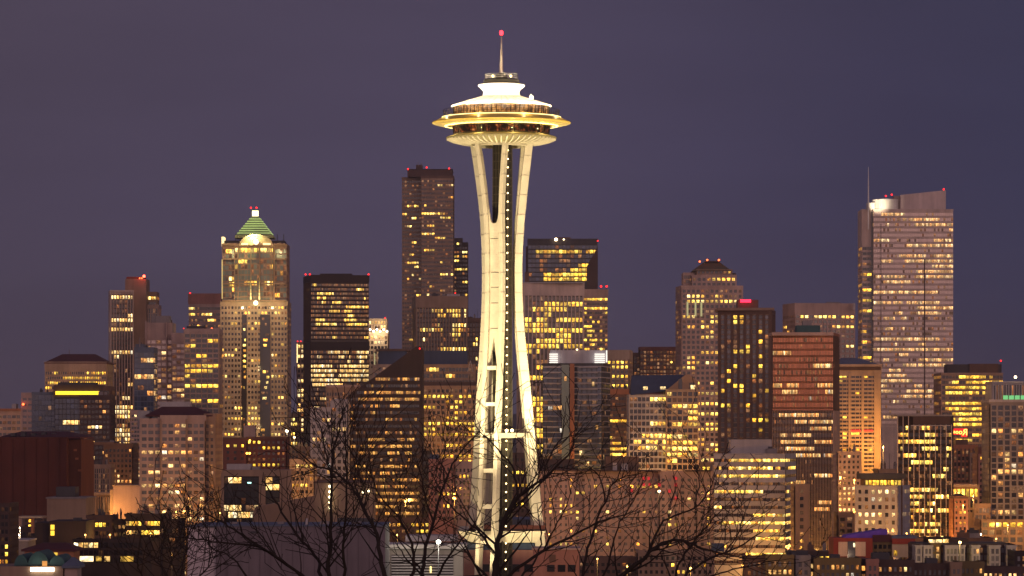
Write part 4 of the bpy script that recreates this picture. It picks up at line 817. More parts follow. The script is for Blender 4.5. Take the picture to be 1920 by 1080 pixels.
b.vol(1766, 1880, 700, D=34, side=('L', 14), yb=900, fh=9.9, bw=6.4, pf=.05, sf=.42, wall='pink', span='tan', glass='glass_brown', lit='lit_gold', p=.4, q=.2, top=2, run=.85, clutter=False,
      rows=[(706, 1800, 1810, .9), (706, 1846, 1862, .9), (716, 1776, 1798, .6), (726, 1776, 1808, 1), (726, 1828, 1842, 1), (726, 1848, 1862, 1), (737, 1776, 1862, .95), (756, 1776, 1788, 1), (756, 1808, 1820, 1), (756, 1838, 1848, 1), (767, 1776, 1855, 1), (777, 1786, 1800, .9), (777, 1825, 1848, 1), (787, 1800, 1820, 1), (787, 1830, 1842, .9), (797, 1790, 1800, .9), (797, 1828, 1840, .9), (818, 1828, 1856, 1), (828, 1806, 1830, .9)])
b.box('penthouse', 1776, 1878, 683, 700, 'dgrey', dy=6, D=18); b.box('penthouse', 1818, 1872, 682, 699, 'brown', dy=4, D=10); b.beacon(1876.5, 676.5, dy=4, r=1.8, post=6); b.done()
b = B('office_building', 'white ribbed rooftop block with green lit terrace at the right margin', 'office building', 2000, 1890)
b.vol(1862, 1935, 716, D=26, yb=752, fh=34, bw=5, pf=.42, sf=.1, pd=.8, wall='lgrey', glass='glass_dark', p=.25, q=.4, lit='lit_white', top=4, clutter=False)
b.beacon(1904, 707, dy=-2, r=2.6, mat=emit('roof_star', (1, .72, .4), 10), name='roof_lamp', post=4)
for k in range(4): b.box('green_window', 1881+k*11, 1890+k*11, 741.5, 751, emit('green_light', (.25, .85, .3), .75), dy=-1.6, D=.3)
b.done()
b = B('apartment_tower', 'grey gridded residential block with square paned windows at the right margin', AP, 1850, 1890)
b.vol(1857, 1945, 753, D=30, yb=975, fh=10.9, bw=13, pf=.3, sf=.26, pd=.5, wall='grey', glass='glass_dark', lit='lit_home', p=.14, q=.2, top=6, clutter=False, run=.3,
      rows=[(807, 1858, 1880, 1), (843, 1858, 1880, .6), (873, 1890, 1925, .9), (884, 1890, 1925, .9), (898, 1858, 1870, 1), (950, 1900, 1925, .5)])
b.box('roof_band', 1855, 1945, 749, 754, 'lgrey', dy=-1, D=32); b.done()
b = B('office_building', 'tan podium with a brightly lit top floor at the right margin', 'office building', 1780, 1880)
b.vol(1840, 1945, 975, D=22, yb=1060, fh=14, bw=13.5, pf=.25, sf=.35, wall='tan', glass='glass_grey', lit='lit_gold', p=.05, q=.25, top=2, clutter=False, rows=[(986, 1858, 1945, .95)]); b.done()
b = B('brick_hotel', 'old brown brick hotel with a red neon rooftop sign seen from behind', 'hotel', 2000, 1800)
b.vol(1787, 1832, 835, D=26, yb=905, fh=11, bw=7, pf=.45, sf=.35, wall='rust', pier='brown', lit='lit_dim', p=.3, q=.3, top=8, clutter=False); b.box('tower_cap', 1792, 1815, 824, 835, 'brown', dy=6, D=10)
b.vol(1820, 1832, 850, dy=-2, D=20, yb=905, fh=14, bw=5, pf=.3, sf=.25, wall='tan', p=.5, q=.4, lit='lit_gold', clutter=False)
# neon letters, read from behind
SG = 2006.0
fr = MB()
for x in (1787, 1797, 1807, 1815): fr.tube([(wx(x, SG), SG+.6, wz(828, SG)), (wx(x, SG), SG+.6, wz(800, SG))], [.12, .12], wm('dgrey'), 4)
fr.tube([(wx(1786, SG), SG+.6, wz(813, SG)), (wx(1816, SG), SG+.6, wz(818, SG))], [.12, .12], wm('dgrey'), 4); sf_ = fr.build('sign_frame', b.root)
for ch, x, y, sz in (('s', 1789.3, 812.3, 7.5), ('o', 1794.3, 813, 8.5), ('o', 1801, 814, 10.5), ('R', 1809.3, 816, 13.5)):
    cu = bpy.data.curves.new('letter', 'FONT'); cu.body = ch; cu.size = sz*SG/F*1.25; cu.extrude = .12; cu.offset = .06; cu.align_x = 'CENTER'
    o = bpy.data.objects.new('letter', cu); me = None; COL.objects.link(o)
    dg = bpy.context.evaluated_depsgraph_get(); me = bpy.data.meshes.new_from_object(o.evaluated_get(dg)); bpy.data.objects.remove(o)
    o = bpy.data.objects.new('sign_letter', me); COL.objects.link(o); me.materials.clear(); me.materials.append(emit('neon_yellow', (1, .62, .10), 2.6))
    o.parent = sf_; o.location = (wx(x, SG)-b.off[0], SG-.3-b.off[1], wz(y, SG)); o.rotation_euler = (PI/2, 0, PI)
m = MB(); m.poly([(wx(1786, SG), SG+.3, wz(804, SG)), (wx(1786, SG), SG+.3, wz(814, SG)), (wx(1813, SG), SG+.3, wz(818.5, SG)), (wx(1813, SG), SG+.3, wz(803.5, SG))], emit('neon_red', (1, .02, .02), 1.3)); i_ = MB()
i_.box(wx(1785.5, SG), wx(1814, SG), SG+.3, SG+.5, wz(815, SG), wz(803.5, SG), emit('neon_red', (1, .02, .02), 1.3)); i_.box(wx(1802, SG), wx(1814, SG), SG+.31, SG+.49, wz(819, SG), wz(815.02, SG), emit('neon_red', (1, .02, .02), 1.3)); i_.build('sign_glow_panel', sf_)
b.done()
b = B('office_building', 'narrow pink block with pairs of small windows near the right margin', 'office building', 1950, 1845)
b.vol(1834, 1855, 852, D=20, yb=945, fh=10.5, bw=9, pf=.55, sf=.5, wall='rose', p=.04, q=.06, lit='lit_gold', top=2, rows=[(859, 1838, 1852, 1)], clutter=False); b.box('penthouse', 1834, 1855, 838, 852, 'brick', dy=4, D=14); b.done()
b = B('office_building', 'low block with orange glowing arcade beside the black glass striped tower', 'office building', 1850, 1812)
b.vol(1786, 1834, 910, D=22, yb=960, fh=20, bw=8, pf=.3, sf=.25, wall='tan', lit='lit_gold', p=.7, q=.5, top=4, clutter=False); b.box('cornice', 1788, 1832, 908, 913, 'beige', dy=-2, D=20)
b.vol(1828, 1856, 945, dy=-6, D=20, yb=1000, fh=13, bw=8, pf=.2, sf=.3, wall='tan', glass='glass_grey', p=.05, q=.3, clutter=False); b.done()
b = B('brick_building', 'small orange brick building with punched windows behind the near apartments', 'brick building', 1700, 1800)
b.vol(1789, 1813, 932, D=16, yb=1000, fh=10, bw=8, pf=.5, sf=.5, wall='rust', p=.15, q=.1, lit='lit_gold', top=4, rows=[(965, 1802, 1810, 1), (985, 1802, 1810, 1)], clutter=False); b.hip('roof', 1789, 1813, 932, 1797, 1805, 926, 'brown', D=16); b.done()
b = B('office_tower', 'black glass block with thin white vertical mullions and brightly lit rooms', OT, 1720, 1734)
b.vol(1683, 1784, 780, D=24, side=('R', 3), yb=1020, fh=12.9, bw=4.95, pf=.08, sf=.42, pd=.2, sd=.12, wall='black', pier='black', span='black', glass='glass_dark', lit='lit_yellow', p=.12, q=.2, top=16, run=.5, clutter=False,
      rows=[(820, 1684, 1700, .9), (833, 1684, 1725, 1), (833, 1726, 1750, .8), (808, 1735, 1748, .9), (846, 1733, 1782, .7), (858, 1696, 1708, 1), (871, 1708, 1740, 1), (897, 1712, 1755, .4), (923, 1700, 1750, .95), (935, 1705, 1760, .7), (948, 1700, 1722, 1), (962, 1704, 1784, .95), (987, 1704, 1760, .5), (1000, 1704, 1745, .9)])
for k in range(11): prj(b, 'mullion', 1683+k*10.1-.55, 1683+k*10.1+.55, 796 if k > 2 else 780, 1020, 'silver', .8)
b.box('roof_screen', 1712, 1782, 781, 796, 'dbrown', dy=-.9, D=.6); b.box('roof_band', 1708, 1782, 797, 798.6, 'lgrey', dy=-1.2, D=1); b.box('roof_band', 1682, 1786, 777.5, 780.5, 'grey', dy=-1, D=27); b.done()
b = B('office_building', 'grey square windowed block with lit roof storey above the purple roof', 'office building', 1450, 1645)
b.vol(1606, 1682, 912, D=22, side=('R', 22), yb=1020, fh=14.4, bw=12.5, pf=.5, sf=.48, wall='lgrey', glass='glass_dark', lit='lit_white', p=.3, q=.2, top=3, clutter=False, run=.3, rows=[(922, 1636, 1652, 1), (938, 1636, 1655, 1), (968, 1620, 1655, 1)])
b.vol(1622, 1690, 898, dy=5, D=14, yb=912, fh=12, bw=7, pf=.2, sf=.2, wall='brown', lit='lit_gold', p=.8, q=.3, top=1, clutter=False); b.box('roof_slab', 1614, 1698, 888, 898, 'dgrey', dy=3, D=18); b.done()
# --- middle
b = B('office_building', 'cream gridded office with dark blue sloping roof and gable, lit rows', 'office building', 1900, 1245)
b.vol(1250, 1309, 731, D=30, yb=880, fh=11.4, bw=9.4, pf=.2, sf=.34, wall='beige', pier='beige', glass='glass_dark', lit='lit_yellow', p=.2, q=.15, top=2, run=.7, clutter=False,
      rows=[(760, 1286, 1309, 1), (771, 1250, 1292, .8), (794, 1266, 1290, 1), (817, 1250, 1302, .9), (829, 1265, 1309, .95), (840, 1250, 1302, .95), (851, 1250, 1305, .95), (805, 1255, 1302, .7), (863, 1250, 1262, 1)])
b.vol(1180, 1249, 741, dy=3, D=30, yb=880, fh=11.4, bw=7.8, pf=.2, sf=.34, wall='lgrey', pier='lgrey', glass='glass_dark', lit='lit_yellow', p=.12, q=.2, top=2, run=.7, clutter=False,
      rows=[(794, 1218, 1248, .9), (817, 1204, 1248, .9), (829, 1215, 1249, .9), (840, 1196, 1230, 1), (840, 1232, 1249, .9), (851, 1244, 1249, .9), (749, 1222, 1230, 1)])
Y = 1900; m = MB(); rm = wm('blue')
m.quad((wx(1183, Y), Y+2, wz(741, Y)), (wx(1249, Y), Y+2, wz(733, Y)), (wx(1292, Y), Y+14, wz(701.5, Y)), (wx(1186, Y), Y+14, wz(703, Y)), rm)
m.quad((wx(1186, Y), Y+14, wz(703, Y)), (wx(1292, Y), Y+14, wz(701.5, Y)), (wx(1309, Y), Y+32, wz(735, Y)), (wx(1183, Y), Y+32, wz(735, Y)), rm)
m.poly([(wx(1183, Y), Y+2, wz(741, Y)), (wx(1186, Y), Y+14, wz(703, Y)), (wx(1183, Y), Y+32, wz(735, Y))], rm)
m.build('roof', b.root); b.prism('gable', [(1249, 732), (1309, 732), (1309, 716), (1292, 702), (1286, 702)], 'tan', dy=1, D=22)
prj(b, 'gable_window', 1293, 1302, 718, 731, MATS['glass_dark'], .3, dy=1); prj(b, 'window', 1295, 1303, 722, 731, MATS['lit_white'], .6, dy=1); prj(b, 'gable_window', 1272, 1279, 710, 732, MATS['glass_dark'], .3, dy=1)
prj(b, 'window', 1238, 1248, 725, 730, MATS['lit_white'], 2, dy=-.5); prj(b, 'window', 1206, 1214, 725, 731, MATS['lit_white'], 2, dy=-.5); b.done()
b = B('apartment_building', 'long beige apartment block with dark punched windows behind the bare trees', AP, 1560, 1165)
kw = dict(D=22, yb=1045, fh=12.0, wall='pink', glass='glass_grey', lit='lit_yellow', q=.10, top=10, clutter=False, run=.1)
b.vol(998, 1076, 884, bw=9.7, pf=.6, sf=.56, p=.30, skip=lambda x, y: x < 1024 or 1036 < x < 1046 or 1055 < x < 1060, **kw)
b.vol(1076.5, 1236, 884, dy=5, bw=11.8, pf=.5, sf=.55, p=.26, skip=lambda x, y: 1098 < x < 1112 or 1120 < x < 1128 or 1143 < x < 1155 or 1166 < x < 1182, **kw)
b.vol(1237, 1335, 884, dy=1, bw=11.8, pf=.5, sf=.55, p=.2, skip=lambda x, y: 1241 < x < 1252 or 1270 < x < 1282 or 1302 < x < 1317, **kw)
for a0, a1, y in ((998, 1140, 881), (1120, 1240, 882), (1285, 1334, 882)): b.box('roof_edge', a0, a1, y, y+2, 'dbrown', dy=-1.5, D=24)
b.box('penthouse', 1136, 1198, 856, 883, 'brown', dy=8, D=12); b.box('vent_box', 1149, 1157, 868, 882, 'lgrey', dy=5, D=4); b.box('vent_box', 1165, 1177, 869, 882, 'lgrey', dy=5, D=4)
b.box('stair_tower', 1335.5, 1341, 872, 1045, 'beige', dy=2, D=14)
rn = random.Random(3)
for x, y in ((1184, 920), (1207, 897), (1216, 897), (1207, 909), (1218, 909), (1236, 909), (1267, 897), (1267, 909), (1267, 934), (1255, 921)): prj(b, 'window', x-2, x+2.5, y-3, y+3, emit('red_win2', (1, .03, .05), .5), .7)
b.done()
b = B('office_building', 'wide office block with white floor bands and long bright window rows', 'office building', 1500, 1415)
rws = [(862, 1352, 1440, .6), (862, 1378, 1432, 1), (862, 1440, 1475, .5), (877, 1385, 1432, .95), (892, 1345, 1356, 1), (892, 1380, 1465, .95), (922, 1342, 1388, 1), (922, 1390, 1422, 1), (937, 1350, 1490, .02), (952, 1350, 1490, .03), (965, 1412, 1424, 1), (980, 1360, 1392, 1), (980, 1395, 1475, 1), (994, 1408, 1460, .95), (1009, 1418, 1468, .9), (1038, 1400, 1475, 1), (907, 1342, 1490, .02), (1023, 1342, 1490, .04)]
b.vol(1339, 1472, 852, D=34, side=('R', 19), yb=1062, fh=14.7, bw=4.6, pf=.04, sf=.60, sd=.35, pd=.1, wall='lgrey', span='lgrey', glass='glass_brown', lit='lit_yellow', p=.3, q=.12, top=4, run=.8, clutter=True, rows=rws)
b.box('penthouse', 1370, 1447, 824, 851, 'lgrey', dy=8, D=16); b.done()
b = B('apartment_building', 'brown block with round dark windows down its edge, right of the white banded office', AP, 1480, 1502)
b.vol(1491, 1515, 909, D=18, yb=1065, fh=13.2, bw=22, pf=.6, sf=.5, wall='tan', p=.1, q=.2, lit='lit_gold', top=6, clutter=False); b.done()
b = B('office_building', 'small tan hall with dark side windows below the copper glass tower', 'office building', 1500, 1585)
b.vol(1572, 1600, 962, D=16, yb=1030, fh=11, bw=13, pf=.3, sf=.4, wall='tan', p=.3, q=.4, lit='lit_gold', clutter=False); b.done()
b = B('office_tower', 'dark brown wedge shaped office with sloping top and orange lit bands left of observation tower', OT, 1820, 725)
# the wedge: a prism body with bands on its front
cutx = lambda y: 648 if y > 746 else 648+(746-y)*1.39
b.prism('wall', [(648, 1010), (792, 1010), (792, 655), (788, 649), (780, 650), (648, 746)], 'wedge', dy=.9, D=34)
Y = 1820; nfl = 25
m = MB()
for j in range(nfl):
    y = 705+j*12.6; x0 = max(649, cutx(y)+2); m.box(wx(x0-1, Y), wx(791, Y), Y+.3, Y+1.2, wz(y+3.1, Y), wz(y-3.2, Y), wm('wedge'), (0, 1, 3, 4, 5))
m.build('spandrel', b.root)
rn = random.Random(21); dens = {0: .75, 1: .45, 2: .6, 3: .98, 4: .45, 5: .3, 6: .12, 7: .06, 8: .25, 9: .45, 10: .5, 11: .9, 12: .55, 13: .6, 14: .6, 15: .75, 16: .8, 17: .85, 18: .8, 19: .7, 20: .8, 21: .6, 22: .5, 23: .4, 24: .3}
rng = {0: (700, 784), 1: (690, 742), 2: (680, 780), 3: (670, 770), 4: (685, 760), 5: (690, 765), 8: (700, 768), 9: (672, 775), 10: (670, 770), 11: (670, 770), 12: (724, 764), 13: (655, 780)}
sv = b.wins
for j in range(nfl-1):
    yc = 711.3+j*12.6-2; x0 = max(650, cutx(yc)+5); x = x0; st = False
    while x < 786:
        a, c_ = rng.get(j, (660 if j > 13 else x0, 786)); dd = dens.get(j, .4) if a <= x <= c_ else .03
        pr = dd+(.35*(1-dd) if st else -.35*dd); st = rn.random() < pr
        mt = MATS['lit_amber'] if st and rn.random() < .8 else (MATS['lit_dim'] if st or rn.random() < .2 else MATS['glass_dark'])
        b.wins.append((mt is MATS['glass_dark'], mt is MATS['lit_dim'], False, rn.random(), wx(x+2.1, Y), Y+.85, wz(yc+1.5, Y), 4.0*Y/F, 5.6*Y/F, 0.0, mt, (0, -1), (1, 0))); x += 4.6
b.vol(793, 806, 846, dy=4, D=22, yb=1000, fh=12.6, bw=6, pf=.2, sf=.5, wall='black', lit='lit_gold', p=.1, q=.3, top=3, clutter=False, part='annex')
b.box('rooftop_plant', 640, 649, 760, 1000, 'dbrown', dy=6, D=24); b.beacon(787, 653.5, dy=-.5, r=1.5, post=0); b.done()
b = B('office_building', 'beige office with dark blue mansard and yellow lit rows, left of the observation tower', 'office building', 2300, 842)
b.vol(793, 893, 724, D=30, yb=885, fh=10.2, bw=8.6, pf=.36, sf=.42, wall='tan', lit='lit_gold', p=.38, q=.25, top=4, clutter=False, run=.6, rowvar=.7,
      rows=[(744, 793, 893, .9), (764, 793, 890, .6), (774, 793, 830, .1), (785, 793, 890, .25), (795, 793, 893, .95), (805, 793, 893, .5), (826, 793, 890, .75), (837, 793, 893, .7)])
b.vol(793, 890, 684, dy=4, D=26, yb=722, fh=12, bw=6, pf=.12, sf=.4, wall='tan', lit='lit_yellow', p=.15, q=.4, top=3, clutter=False, rows=[(692, 795, 880, .3), (713, 800, 866, 1)])
b.box('mansard', 793, 876, 657.5, 684, 'blue', dy=8, D=22); b.box('mansard_band', 793, 893, 715.5, 724, 'dbrown', dy=.5, D=4)
m = MB(); 
for x in (880, 884): m.tube([(wx(882, 2300), 2300, wz(676, 2300)), (wx(x+(x-882)*1.5, 2300), 2300, wz(697, 2300))], [.2, .2], wm('lgrey'), 4)
m.build('roof_frame', b.root); b.done()
b = B('office_building', 'cream block with dark blue roof box behind the black wedge office', 'office building', 2450, 735)
b.vol(700, 790, 684, D=26, yb=720, fh=10, bw=8, pf=.4, sf=.4, wall='beige', lit='lit_gold', p=.25, q=.3, top=3, clutter=False); b.box('roof_box', 709, 762, 657, 684, 'blue', dy=5, D=16); b.box('parapet', 704, 775, 654, 658, 'brown', dy=4, D=20)
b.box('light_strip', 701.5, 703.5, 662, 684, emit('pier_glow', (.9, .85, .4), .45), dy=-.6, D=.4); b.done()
b = B('apartment_building', 'grey white apartment block left of the black wedge office', AP, 1800, 617)
b.vol(584, 621, 765, D=24, yb=990, fh=12.2, bw=9.3, pf=.35, sf=.45, wall='lgrey', glass='glass_grey', lit='lit_home', p=.08, q=.15, top=4, clutter=False, rows=[(789, 602, 614, .9)])
b.vol(621.5, 651, 752, dy=3, D=24, yb=990, fh=12.2, bw=9.3, pf=.35, sf=.45, wall='lgrey', glass='glass_dark', lit='lit_home', p=.06, q=.12, top=10, clutter=False)
b.box('penthouse', 624, 651, 748, 766, 'lgrey', dy=6, D=10); b.rod('antenna', 615, 752, 766, .12, .2, dy=3, m='lgrey'); b.done()
b = B('office_building', 'brown block with pale roof edge between black bronze tower and wedge office', 'office building', 2300, 640)
b.vol(612, 672, 726, D=24, yb=790, fh=10, bw=5, pf=.3, sf=.4, wall='tan', glass='glass_brown', p=.06, q=.2, top=8, clutter=False); b.box('parapet', 611, 673, 721.5, 726.5, 'pink', dy=-1, D=26); b.done()
b = B('apartment_tower', 'beige apartment tower with purple brown roof and bands of paired windows', AP, 1500, 330)
kw = dict(yb=1090, fh=12.5, wall='pink', glass='glass_grey', lit='lit_home', run=.15, clutter=False)
b.vol(264, 302, 786, D=24, bw=13.5, pf=.26, sf=.48, p=.16, q=.12, top=6, rows=[(845, 285, 298, 1), (906, 268, 300, 1), (943, 268, 300, .9)], **kw)
b.vol(302.5, 350, 780, dy=-1.5, D=24, bw=13.5, pf=.26, sf=.48, p=.2, q=.12, top=12, rows=[(794, 335, 346, 1), (831, 302, 345, .7), (845, 302, 346, 1), (906, 302, 344, 1), (918, 302, 344, .9), (955, 302, 312, 1)], **kw)
b.vol(350.5, 384, 780, dy=0, D=24, bw=13, pf=.3, sf=.48, p=.16, q=.12, top=12, rows=[(820, 352, 360, 1), (845, 372, 380, 1), (968, 350, 382, 1)], **kw)
b.vol(384.5, 402, 777, dy=2, D=22, side=('R', 12), bw=9, pf=.4, sf=.48, p=.15, q=.2, top=16, yb=1090, fh=12.5, wall='tan', glass='glass_brown', lit='lit_dim', run=.1, clutter=False)
b.hip('roof', 276, 396, 778, 300, 360, 762, 'maroon', dy=2, D=24); b.box('penthouse', 300, 357, 753, 766, 'lgrey', dy=12, D=8); b.box('gable_wall', 258, 280, 770, 800, 'lgrey', dy=4, D=10)
for x in (302, 350.3): prj(b, 'pilaster', x-1.5, x+1.5, 786, 1090, 'tan', 2.3)
b.done()
b = B('brick_hotel', 'dark red brick hotel with water tower block and two orange wall lamps', 'hotel', 1800, 482)
b.vol(420, 462, 822, D=22, yb=895, fh=12, bw=14, pf=.6, sf=.55, wall='brick', p=.1, q=.1, lit='lit_gold', top=8, clutter=False); b.vol(463, 536, 820, dy=4, D=22, yb=895, fh=10.6, bw=9.6, pf=.5, sf=.5, wall='brick', glass='glass_grey', lit='lit_gold', p=.16, q=.35, top=4, clutter=False, rows=[(836, 518, 526, 1), (869, 485, 530, .7)])
b.box('water_tower', 457, 478, 798, 821, 'pink', dy=8, D=8); b.box('ledge', 418, 538, 820, 822.5, 'brown', dy=-1, D=1)
for x, y, r in ((463, 850, 2.2), (468, 850, 2.2), (468.5, 826, 2), (464, 871, 1.5)): b.beacon(x, y, dy=-2, r=r, mat=emit('wall_orange', (1, .42, .06), 6), name='wall_lamp', post=0)
b.done()
b = B('office_building', 'low black glass building with concrete frame and white ceiling lights behind bare trees', 'office building', 1450, 478)
b.vol(420, 485, 890, dy=1, D=24, yb=1000, fh=13, bw=8, pf=.04, sf=.12, pd=.1, sd=.1, wall='black', glass='glass_dark', lit='lit_white', p=.03, q=.05, top=4, clutter=False, rows=[(904, 420, 442, .8), (950, 424, 480, .5), (969, 420, 475, .7), (936, 470, 478, .8)])
b.vol(498, 524, 890, dy=1, D=24, yb=950, fh=13, bw=11, pf=.06, sf=.12, pd=.1, sd=.1, wall='black', glass='glass_dark', lit='lit_white', p=.2, q=.1, top=4, clutter=False, rows=[(903, 498, 510, 1), (917, 498, 524, 1)])
b.box('frame_beam', 417, 546, 881, 893, 'tan', dy=-.5, D=26); b.box('frame_pier', 485.5, 497.5, 893.3, 1000, 'tan', dy=-.4, D=8); b.box('frame_pier', 524.5, 546, 893.3, 1000, 'tan', dy=-.4, D=8); b.box('frame_pier', 414, 419.5, 886, 1000, 'tan', dy=-.6, D=8)
b.box('rooftop_plant', 425, 470, 870, 881, 'lgrey', dy=6, D=8); b.box('rooftop_plant', 472, 487, 875, 881, 'grey', dy=5, D=6); b.box('ceiling_light', 464, 471, 904, 906.5, emit('cyan_light', (.5, 1, .9), 2.5), dy=.4, D=.3); b.done()
b = B('warehouse', 'huge windowless dark red block with maroon roof at the left margin', 'warehouse', 1550, 70)
b.box('wall', -40, 125, 820, 972, wallmat('block_red', (.10, .028, .019)), D=60); b.box('side_wall', 125.3, 152, 824, 960, wallmat('block_red2', (.12, .042, .024)), dy=8, D=48); b.hip('roof', 0, 148, 819.5, 28, 112, 808.5, 'maroon', dy=6, D=50)
for k in range(7): prj(b, 'panel_joint', -20+k*22, -19.4+k*22, 822, 972, wallmat('joint_red', (.085, .024, .017)), .25)
for x_, y_ in ((138, 842), (141, 858), (146, 880)): b.box('wall_vent', x_, x_+6, y_, y_+4, 'rust', dy=7.6, D=.4)
for k in range(5): b.box('roof_unit', 20+k*19, 28+k*19, 812-k % 2*2, 818, 'dgrey', dy=4+3*k, D=6)
b.done()
b = B('warehouse', 'plain grey brown box building in front of the dark red block', 'warehouse', 1400, 126)
b.box('wall', 88, 161, 935, 995, 'tan', D=30, cap='grey'); b.box('penthouse', 105, 141, 913, 934, 'dgrey', dy=8, D=12); b.done()
b = B('warehouse', 'black box building with two yellow stacked windows at lower left', 'warehouse', 1250, 128)
b.box('wall', 92, 161, 977, 1030, 'black', D=26); b.box('wing', 66, 91.5, 980, 1035, 'black', dy=2, D=20)
for y in (984, 995): prj(b, 'window', 95, 102, y, y+9, emit('win_bar', (1, .62, .05), 1.8), .3)
b.box('roof_unit', 137, 151, 971, 976.8, 'dgrey', dy=5, D=5); b.done()
b = B('apartment_building', 'low dark apartments with yellow strips of windows below the beige apartment tower', AP, 1300, 250)
b.vol(164, 206, 968, D=22, yb=1015, fh=16, bw=7, pf=.2, sf=.5, wall='dbrown', lit='lit_gold', p=.35, q=.25, top=8)
b.vol(236, 300, 965, dy=2, D=22, yb=1015, fh=17, bw=6, pf=.1, sf=.5, wall='black', lit='lit_gold', p=.35, q=.2, top=8, rows=[(988, 242, 264, 1)])
b.vol(300.5, 334, 975, dy=4, D=22, yb=1030, fh=17, bw=6, pf=.1, sf=.5, wall='black', lit='lit_yellow', p=.25, q=.2, top=12); b.vol(206.5, 235.5, 975, dy=6, D=18, yb=1015, fh=14, bw=7, pf=.3, sf=.5, wall='black', lit='lit_home', p=.15, q=.2); b.done()
b = B('office_building', 'long black building with one brightly lit ground floor at lower left', 'office building', 1180, 200)
b.vol(138, 268, 1013, D=22, yb=1056, fh=14.5, bw=9, pf=.14, sf=.3, wall='black', glass='glass_dark', lit='lit_white', p=.05, q=.12, top=2, clutter=False, rows=[(1052, 140, 175, .95), (1049, 140, 265, .75)])
b.box('ground_window', 148, 175, 1043, 1053, MATS['lit_white'], dy=-.7, D=.3); b.box('ground_window', 196, 206, 1043, 1053, MATS['lit_white'], dy=-.7, D=.3)
b.box('ground_window', 180, 190, 1043, 1052, MATS['lit_yellow'], dy=-.7, D=.3); b.box('ground_window', 226, 250, 1043, 1053, MATS['lit_yellow'], dy=-.7, D=.3); b.box('base_wall', 138, 268, 1056.5, 1090, 'brown', D=20); b.done()
b = B('hall', 'low hall with teal domed roofs and a glaring white light bar at lower left', 'hall', 1050, 65)
b.box('wall', -20, 118, 1062, 1120, 'tan', D=24)
for x0, x1, y in ((25, 52, 1040), (50, 92, 1034), (90, 122, 1042)):
    Y = 1050; m = MB(); n = 10; pr = [(x0+(x1-x0)*i/n, 1061-(1061-y)*math.sin(PI*i/n)**.6) for i in range(n+1)]
    for i in range(n): m.quad((wx(pr[i][0], Y), Y+1, wz(pr[i][1], Y)), (wx(pr[i+1][0], Y), Y+1, wz(pr[i+1][1], Y)), (wx(pr[i+1][0], Y), Y+22, wz(pr[i+1][1], Y)), (wx(pr[i][0], Y), Y+22, wz(pr[i][1], Y)), wm('teal'))
    m.poly([(wx(a, Y), Y+1, wz(c_, Y)) for a, c_ in pr], wm('teal')); m.build('dome_roof', b.root)
b.box('light_bar', 57, 101, 1064.5, 1071.5, emit('white_bar', (1, .93, .72), 6, True), dy=-1, D=.6); b.box('lit_door', 79, 88, 1052, 1061, emit('door_glow', (1, .42, .1), .7), dy=-.4, D=.4)
b.hip('porch_roof', 120, 146, 1061, 131, 135, 1046, 'bluegrey', dy=0, D=12); b.box('porch', 121, 145, 1061.5, 1120, 'pink', dy=.5, D=10); b.done()
b = B('apartment_building', 'dark narrow apartment block with a few yellow windows at the left margin', AP, 1150, 6)
b.vol(-20, 16, 945, D=20, yb=1060, fh=14, bw=7, pf=.25, sf=.45, wall='dbrown', lit='lit_gold', p=.3, q=.2, top=3, clutter=False); b.done()
b = B('house', 'low house with maroon roof and salmon wall above the teal domes', 'house', 1120, 92)
b.box('wall', 46, 138, 1030, 1075, 'rust', D=16); b.hip('roof', 44, 140, 1030, 74, 120, 1019, 'maroon', D=16); prj(b, 'window', 95, 108, 1036, 1042, MATS['lit_gold'], .3); b.done()
b = B('office_building', 'grey low building with pale roof at lower left beside a lit street', 'office building', 1220, 40)
b.box('wall', 22, 52, 1015, 1080, 'grey', D=20, cap='lgrey'); b.box('canopy', 34, 80, 968, 971.5, 'beige', dy=120, D=12); b.box('column', 58, 63, 971.5, 1000, 'rust', dy=121, D=3); b.done()
b = B('warehouse', 'wide pale grey windowless building with blue grey roof behind the bare trees', 'warehouse', 1000, 520)
Y = 1000; m = MB(); m.hexa([(wx(405, Y), Y, 0), (wx(722, Y), Y, 0), (wx(722, Y), Y+36, 0), (wx(405, Y), Y+36, 0), (wx(405, Y), Y, wz(987, Y)), (wx(722, Y), Y, wz(987, Y)), (wx(722, Y), Y+36, wz(987, Y)), (wx(405, Y), Y+36, wz(987, Y))], wallmat('shed_wall', (.18, .145, .16)), (0, 1, 2, 3))
m.build('wall', b.root); m = MB(); m.box(wx(351, Y), wx(404.5, Y), Y+.8, Y+36, 0, wz(989, Y), wallmat('shed_pale', (.54, .46, .48)), (0, 1, 2, 3)); m.build('side_wall', b.root)
b.box('roof', 357, 723, 984.5, 987, 'bluegrey', dy=-.3, D=37); b.box('rooftop_plant', 350, 358, 986, 990, 'dgrey', dy=3, D=4); b.rod('antenna', 575, 972, 986, .35, .35, dy=5, m='lgrey')
for k in range(16): prj(b, 'panel_joint', 405+k*20.5, 405.5+k*20.5, 988, 1100, wallmat('joint_grey', (.11, .09, .10)), .12)
for k in range(3): prj(b, 'wall_vent', 470+k*80, 482+k*80, 996, 1000, 'dgrey', .3)
for x in (432, 520): b.box('roof_unit', x, x+12, 979, 984.4, 'grey', dy=14, D=5)
for x in (600, 660): b.box('roof_unit', x, x+16, 978, 984.4, 'grey', dy=9, D=6)
b.done()
b = B('hall', 'brown windowless block behind the wide pale grey building', 'hall', 1350, 530)
b.prism('wall', [(474, 1000), (620, 1000), (620, 935), (590, 930), (480, 950), (474, 962)], 'tan', D=24); b.done()
b = B('warehouse', 'pink wall building with a column of five bright lamps on its corner', 'warehouse', 1300, 640)
b.box('wall', 590, 700, 906, 1000, 'tan', D=24, cap='brown'); b.box('roof_unit', 632, 700, 972, 984, 'dgrey', dy=-40, D=8)
